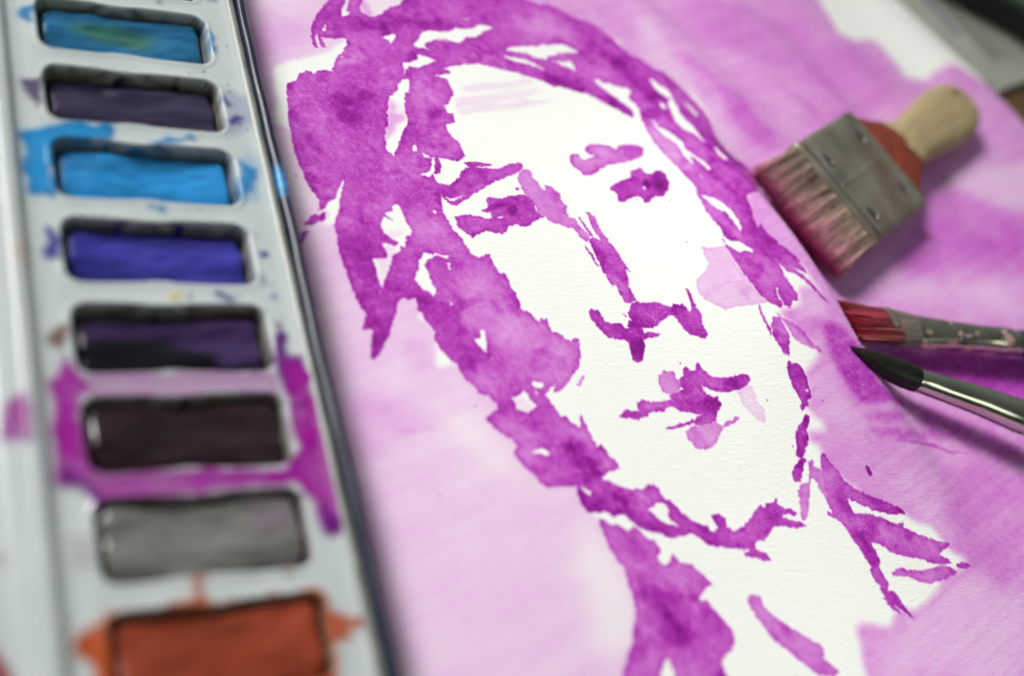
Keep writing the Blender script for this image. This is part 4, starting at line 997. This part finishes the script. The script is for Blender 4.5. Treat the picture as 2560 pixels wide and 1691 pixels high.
# bristles: a soft core and some two thousand hairs
rnd = random.Random(3)
LB = 17.2
cl_y = np.linspace(-16, 16, 34); cl_v = np.random.RandomState(77).uniform(-.8, .8, 34)
def hair_field(nh):
    V, F, Cc = [], [], []
    for _ in range(nh):
        y = (rnd.random() - .5) * (W - 1.6); z = (rnd.random() ** .8 - .5) * (T - 1.2) if rnd.random() < .5 else (T / 2 - .75) * (1 - rnd.random() * .25)
        ln = LB * (1.03 - .16 * rnd.random() ** 1.5) - .5 * abs(y / W) * 2
        if rnd.random() < .03: ln *= .8
        clump = float(np.interp(y, cl_y, cl_v)); clump += .25 * math.sin(y * 9 + 3 * z)
        tipz = z * .55 - .9 + .4 * clump + rnd.gauss(0, .4)
        tipy = y * (1.03 + .02 * rnd.random()) + .8 * clump + rnd.gauss(0, .75)
        r = rnd.uniform(.045, .085)
        shade = rnd.uniform(.6, 1.35) * (.9 + .25 * clump)
        base_i = len(V); segs = 5
        for s in range(segs + 1):
            t = s / segs
            cx_ = .6 - t * ln; cy_ = y + (tipy - y) * t ** 1.6; cz_ = z + (tipz - z) * t ** 1.4 + .35 * math.sin(t * 3) * clump
            rr = r * (1 - .75 * t ** 2)
            for a in range(3):
                an = a * 2.094 + .5
                V.append((cx_, cy_ + rr * math.cos(an), cz_ + rr * math.sin(an)))
                w_ = min(1, max(0, (t - .25 + .2 * clump) * 1.5)); w2 = min(1, max(0, (t - .78) * 5))
                c0 = np.array((.42, .31, .24)); c1 = np.array((.86, .40, .48)); c2 = np.array((.46, .012, .16))
                c_ = (c0 * (1 - w_) + c1 * w_) * (1 - w2) + c2 * w2
                Cc.append(c_ * shade)
        for s in range(segs):
            for a in range(3):
                p = base_i + s * 3 + a; q = base_i + s * 3 + (a + 1) % 3
                F.append((p, q, q + 3, p + 3))
    return V, F, Cc
V, F, Cc = hair_field(5200)
o = mesh_obj('bristles', V, np.array(F), mat_bristle, FB, attrs={'dye': np.clip(np.array(Cc), 0, 1)})
o['kind'] = 'stuff'
V, F = loft(rbox_sections([.5, -4, -9, -13, -15.3], [W - 1.6, W - 1.3, W - 1.2, W - 1.4, W - 2.4], [T - 1.5, T - 1.8, T - 3, T - 4.4, .7], 4.0))
V = [(x, y, z - max(0, -x / 17) * .9) for x, y, z in V]
cc_ = np.array([(.06, .03, .028) if x > -9 else (.12, .006, .04) for x, y, z in V])
mesh_obj('bristle_core', V, F, mat_bristle, FB, attrs={'dye': cc_})

# ---- brushes laid along a line
def tube_brush(name, label, pts, group):
    """pts: centre line in mm; returns parent and a function that lofts a stretch of it"""
    P = [Vector(p) for p in pts]
    cum = [0.0]
    for a, b_ in zip(P, P[1:]): cum.append(cum[-1] + (b_ - a).length)
    root = empty(name, P[0])
    tag(root, label, 'brush', group)
    def at(s):
        for i in range(len(P) - 1):
            if s <= cum[i + 1] or i == len(P) - 2:
                t = (s - cum[i]) / (cum[i + 1] - cum[i]); d = (P[i + 1] - P[i]).normalized()
                return P[i].lerp(P[i + 1], t), d
    def part(pname, mat, st, n=32, parent=None, p=2.0, taper_n=None, tilt=0.0, skew=0.0):
        secs = []
        S = np.array([q[0] for q in st]); ss = S
        if taper_n: ss = np.linspace(S[0], S[-1], taper_n)
        for s in ss:
            rw = float(np.interp(s, S, [q[1] for q in st])); rt = float(np.interp(s, S, [q[2] for q in st]))
            c, d = at(s)
            side = d.cross(Vector((0, 0, 1))).normalized(); up = side.cross(d).normalized()
            ring = []
            for y, z in sellipse(rw, rt, n, p):
                yy = y * math.cos(tilt) - z * math.sin(tilt); zz = y * math.sin(tilt) + z * math.cos(tilt)
                ring.append(tuple(c + side * yy + up * zz + d * (skew * y) - P[0]))
            secs.append(ring)
        V, F = loft(secs)
        o = mesh_obj(pname, V, F, mat, parent or root)
        smooth_by_angle(o, 45)
        return o
    return root, part, cum

mat_silver = simple('olive_silver', (.42, .43, .33), (.60, .61, .50), 90, .16, 1.0, .5, .05)
mat_silver2 = simple('splashed_silver', (.40, .38, .29), (.66, .60, .52), 220, .17, 1.0, .5, .08)
mat_redhair = simple('red_stained_hair', (.022, .006, .007), (.42, .045, .075), 360, .5, 0, .4, .8, (.16, 2.2, 2.2))
mat_greyhair = simple('grey_brown_hair', (.13, .10, .085), (.27, .22, .19), 300, .35, .3, .5, .3, (.3, 3, 3))
mat_blackhair = simple('black_hair', (.004, .0035, .002), (.014, .012, .005), 420, .42, 0, .35, .35, (.2, 3, 3))
mat_blue = simple('navy_lacquer', (.004, .02, .045), (.01, .05, .10), 150, .25, 0, .5)
mat_brownlac = simple('brown_lacquer', (.03, .012, .006), (.07, .03, .014), 150, .3, 0, .5)

nt = mat_silver2.node_tree; pb = nt.nodes['Principled BSDF']; src = pb.inputs['Base Color'].links[0].from_socket
mx = nt.nodes.new('ShaderNodeMix'); mx.data_type = 'RGBA'
stf = ramp(nt, noise(nt, coords(nt, (.8, 1, 1)), 230, 3, .6), [(.57, (0, 0, 0)), (.63, (1, 1, 1))])
nt.links.new(stf, mx.inputs['Factor']); nt.links.new(src, mx.inputs['A']); mx.inputs['B'].default_value = (.62, .36, .33, 1)
nt.links.new(mx.outputs['Result'], pb.inputs['Base Color'])
mtl = ramp(nt, stf, [(0.0, (1, 1, 1)), (1.0, (.1, .1, .1))]); nt.links.new(mtl, pb.inputs['Metallic'])
root, part, cum = tube_brush('small_flat_brush', 'slim flat artist brush with red stained hair, silver ferrule and navy handle',
    [(183.9, 104.2, 7.4), (198.6, 104.1, 5.4), (205.7, 103.3, 5.0), (221.1, 101.9, 4.8), (233.6, 100.6, 5.0), (238.4, 99.9, 5.2), (300, 92.5, 7.6)], 'paint brushes lying on the sheet')
part('bristle_core', mat_redhair, [(1.5, 4.4, .5), (3, 4.4, .9), (9, 4.3, 1.5), (15.5, 4.15, 1.85)], n=40, p=2.4, taper_n=14, tilt=-.18, skew=.22)
V, F, Cc = [], [], []
rnd = random.Random(12)
P0, P1 = Vector((183.9, 104.2, 7.4)), Vector((198.6, 104.1, 5.4)); dv_ = (P1 - P0).normalized(); sd_ = dv_.cross(Vector((0, 0, 1))).normalized(); up_ = sd_.cross(dv_)
for _ in range(1500):
    y = rnd.uniform(-1, 1); z = rnd.choice((1, 1, 1, -1)) * math.sqrt(max(0, 1 - abs(y) ** 2.4)) * rnd.uniform(.75, 1.03)
    y0_, z0_ = y * 4.3, z * 2.0; y1_, z1_ = y * 4.75 + rnd.gauss(0, .3), z * .75 + rnd.gauss(0, .2)
    s0 = 15.0; s1 = rnd.uniform(-.5, 1.6) if rnd.random() < .85 else rnd.uniform(1, 5)
    tone_ = rnd.choice((.25, .5, .8, 1.0, 1.0, 1.3)); pink = rnd.random() < .12
    r_ = rnd.uniform(.05, .1); n0 = len(V)
    for s in range(5):
        t = s / 4; c = P0 + dv_ * (s0 + (s1 - s0) * t + .22 * y0_) + sd_ * (y0_ + (y1_ - y0_) * t) + up_ * (z0_ + (z1_ - z0_) * t) - P0
        for a in range(3):
            V.append(tuple(c + sd_ * (r_ * math.cos(a * 2.1)) + up_ * (r_ * math.sin(a * 2.1))))
            Cc.append((np.array((.60, .22, .22)) if pink else np.array((.12, .03, .025)) * (1 - t) + np.array((.34, .012, .035)) * t) * tone_)
    for s in range(4):
        for a in range(3):
            p_ = n0 + s * 3 + a; q_ = n0 + s * 3 + (a + 1) % 3; F.append((p_, q_, q_ + 3, p_ + 3))
o = mesh_obj('bristles', V, np.array(F), mat_bristle, root, attrs={'dye': np.array(Cc)}); o['kind'] = 'stuff'
part('hair_collar', mat_greyhair, [(13.0, 4.4, 2.05), (18.0, 4.05, 2.25), (22.5, 3.8, 2.35)], n=36, p=2.4, taper_n=8, tilt=-.18, skew=.23)
for s in (14.6,):
    part('ferrule_edge', mat_silver, [(s, 4.45, 2.2), (s + .15, 4.55, 2.3), (s + .5, 4.5, 2.25), (s + .6, 4.4, 2.1)], n=36, p=2.4, tilt=-.18, skew=.23)
fr = part('ferrule', mat_silver2, [(21.2, 4.0, 2.4), (22.5, 4.0, 2.5), (25, 3.75, 2.7), (32, 3.45, 2.85), (40, 3.2, 2.95), (46.5, 3.0, 3.0), (47, 3.25, 3.2), (47.6, 3.0, 3.0), (48.2, 3.25, 3.2), (48.8, 3.0, 3.0), (49.6, 3.25, 3.2), (50.2, 3.0, 3.0), (52.3, 2.95, 2.95)], n=36, p=2.1, tilt=-.12, skew=.1)
fr['label'] = 'silver ferrule spattered with pink paint'
part('handle', mat_blue, [(51.5, 2.8, 2.8), (54, 3.1, 3.1), (60, 3.6, 3.6), (75, 3.7, 3.7), (116, 2.6, 2.6)], n=28)

root, part, cum = tube_brush('round_brush', 'pointed round brush with black hair and long smooth silver ferrule',
    [(180.6, 97.8, 7.9), (186.4, 93.8, 7.6), (195.6, 89.6, 7.4), (207.4, 85.0, 8.0), (219.2, 78.9, 9.0), (280, 47.5, 16.0)], 'paint brushes lying on the sheet')
part('bristles', mat_blackhair, [(0, .08, .08), (1.0, .4, .4), (3, 1.15, 1.1), (6, 1.95, 1.9), (10, 2.6, 2.5), (13.5, 2.85, 2.8), (16, 2.75, 2.7), (18.4, 2.35, 2.3)], n=36, taper_n=24)
part('ferrule', mat_silver, [(16.6, 2.42, 2.42), (16.7, 2.58, 2.58), (17.1, 2.62, 2.62), (17.4, 2.5, 2.5), (24, 2.75, 2.75), (33, 3.15, 3.15), (41.5, 3.55, 3.55), (42, 3.7, 3.7), (42.6, 3.52, 3.52), (43.4, 3.72, 3.72), (44.0, 3.55, 3.55), (46, 3.6, 3.6)], n=40)
part('handle', mat_brownlac, [(45.5, 3.4, 3.4), (48, 3.7, 3.7), (60, 4.2, 4.2), (80, 3.9, 3.9), (112, 2.6, 2.6)], n=28)

# ------------------------------------------------------------------ things beyond the sheet
def uvbox(u0, u1, v0, v1, z0, z1, r=.0):
    pts = [(u0, v0), (u1, v0), (u1, v1), (u0, v1)]
    c = [xy(a, b_) for a, b_ in pts]
    return [(x, y, z0) for x, y in c] + [(x, y, z1) for x, y in c]
BOXF = [(0, 3, 2, 1), (4, 5, 6, 7), (0, 1, 5, 4), (1, 2, 6, 5), (2, 3, 7, 6), (3, 0, 4, 7)]
def bevelled(name, verts, mat, parent, width, segs=3, origin=(0, 0, 0)):
    o = mesh_obj(name, np.asarray(verts) - np.array(origin), BOXF, mat, parent, smooth=False)
    bm = bmesh.new(); bm.from_mesh(o.data)
    bmesh.ops.recalc_face_normals(bm, faces=bm.faces)
    bmesh.ops.bevel(bm, geom=bm.edges[:], offset=width * MM, segments=segs, affect='EDGES', profile=.5)
    bm.to_mesh(o.data); bm.free()
    o.data.polygons.foreach_set('use_smooth', np.ones(len(o.data.polygons), dtype=bool))
    return smooth_by_angle(o, 40)
mat_card = simple('printed_card', (.36, .37, .31), (.45, .46, .40), 60, .5, 0, .4)
mat_print = simple('grey_print', (.08, .085, .07), (.17, .175, .15), 200, .6)
mat_blueprint = simple('blue_print', (.02, .045, .16), (.035, .075, .22), 200, .6)
co = (310, 205, 0)
card = empty('printed_booklet', co)
tag(card, 'grey white printed booklet with a blue stripe, under the black case', 'booklet')
bevelled('cover', uvbox(338.9, 392, 70.6, 210, DESK_Z, 1.6), mat_card, card, .5, 2, co)
rs = np.random.RandomState(4)
def strip(name, mat, u0, u1, v0, v1, z=1.61):
    V = [(*xy(a, b_), z + .01) for a, b_ in ((u0, v0), (u1, v0), (u1, v1), (u0, v1))]
    mesh_obj(name, np.array(V) - np.array(co), [(0, 1, 2, 3)], mat, card, smooth=False)
strip('blue_stripe', mat_blueprint, 348.4, 350.6, 92, 180)
for i, u_ in enumerate((354.0, 355.4, 356.8, 358.2, 359.6, 363.5, 365.0)):
    strip('print_line', mat_print, u_, u_ + .8, 77 + rs.rand() * 4, 170)
strip('print_line', mat_print, 342.0, 342.5, 82, 140)
# staple-like grey tab at the corner of the booklet
bevelled('corner_tab', uvbox(340.3, 342.0, 72.2, 74.6, 1.4, 2.2), mat_print, card, .2, 2, co)

mat_case = simple('black_case', (.006, .008, .007), (.014, .017, .015), 120, .35, 0, .5)
mat_green = simple('green_piping', (.01, .16, .03), (.02, .28, .06), 120, .35)
mat_caselight = simple('grey_case_top', (.10, .12, .11), (.17, .19, .18), 120, .4)
A0 = Vector((290.2, 231.7, 0)); A1 = Vector((331.2, 208.2, 0)); dv = (A1 - A0).normalized(); nv = Vector((-dv.y, dv.x, 0)); 
if nv.y < 0: nv = -nv
def casebox(s0, s1, n0, n1, z0, z1):
    c = [A0 + dv * a + nv * b_ for a, b_ in ((s0, n0), (s1, n0), (s1, n1), (s0, n1))]
    return [(p.x, p.y, z0) for p in c] + [(p.x, p.y, z1) for p in c]
ko = (314, 226, 0)
case = empty('black_case', ko)
tag(case, 'black case with a green piped edge, lying across the booklet', 'case')
bevelled('body', casebox(-60, 90, 0, 60, 1.65, 11.0), mat_case, case, 1.6, 4, ko)
V, F = loft([[tuple(A0 + dv * s + nv * (1.9 + .35 * a_) + Vector((0, 0, 10.9 + .4 * c_)) - Vector(ko)) for a_, c_ in sellipse(1, 1, 12)] for s in np.linspace(-58, 88, 20)])
mesh_obj('piping', V, F, mat_green, case)
bevelled('top_panel', casebox(-56, 86, 4.0, 7.5, 10.9, 11.35), mat_caselight, case, .2, 2, ko)
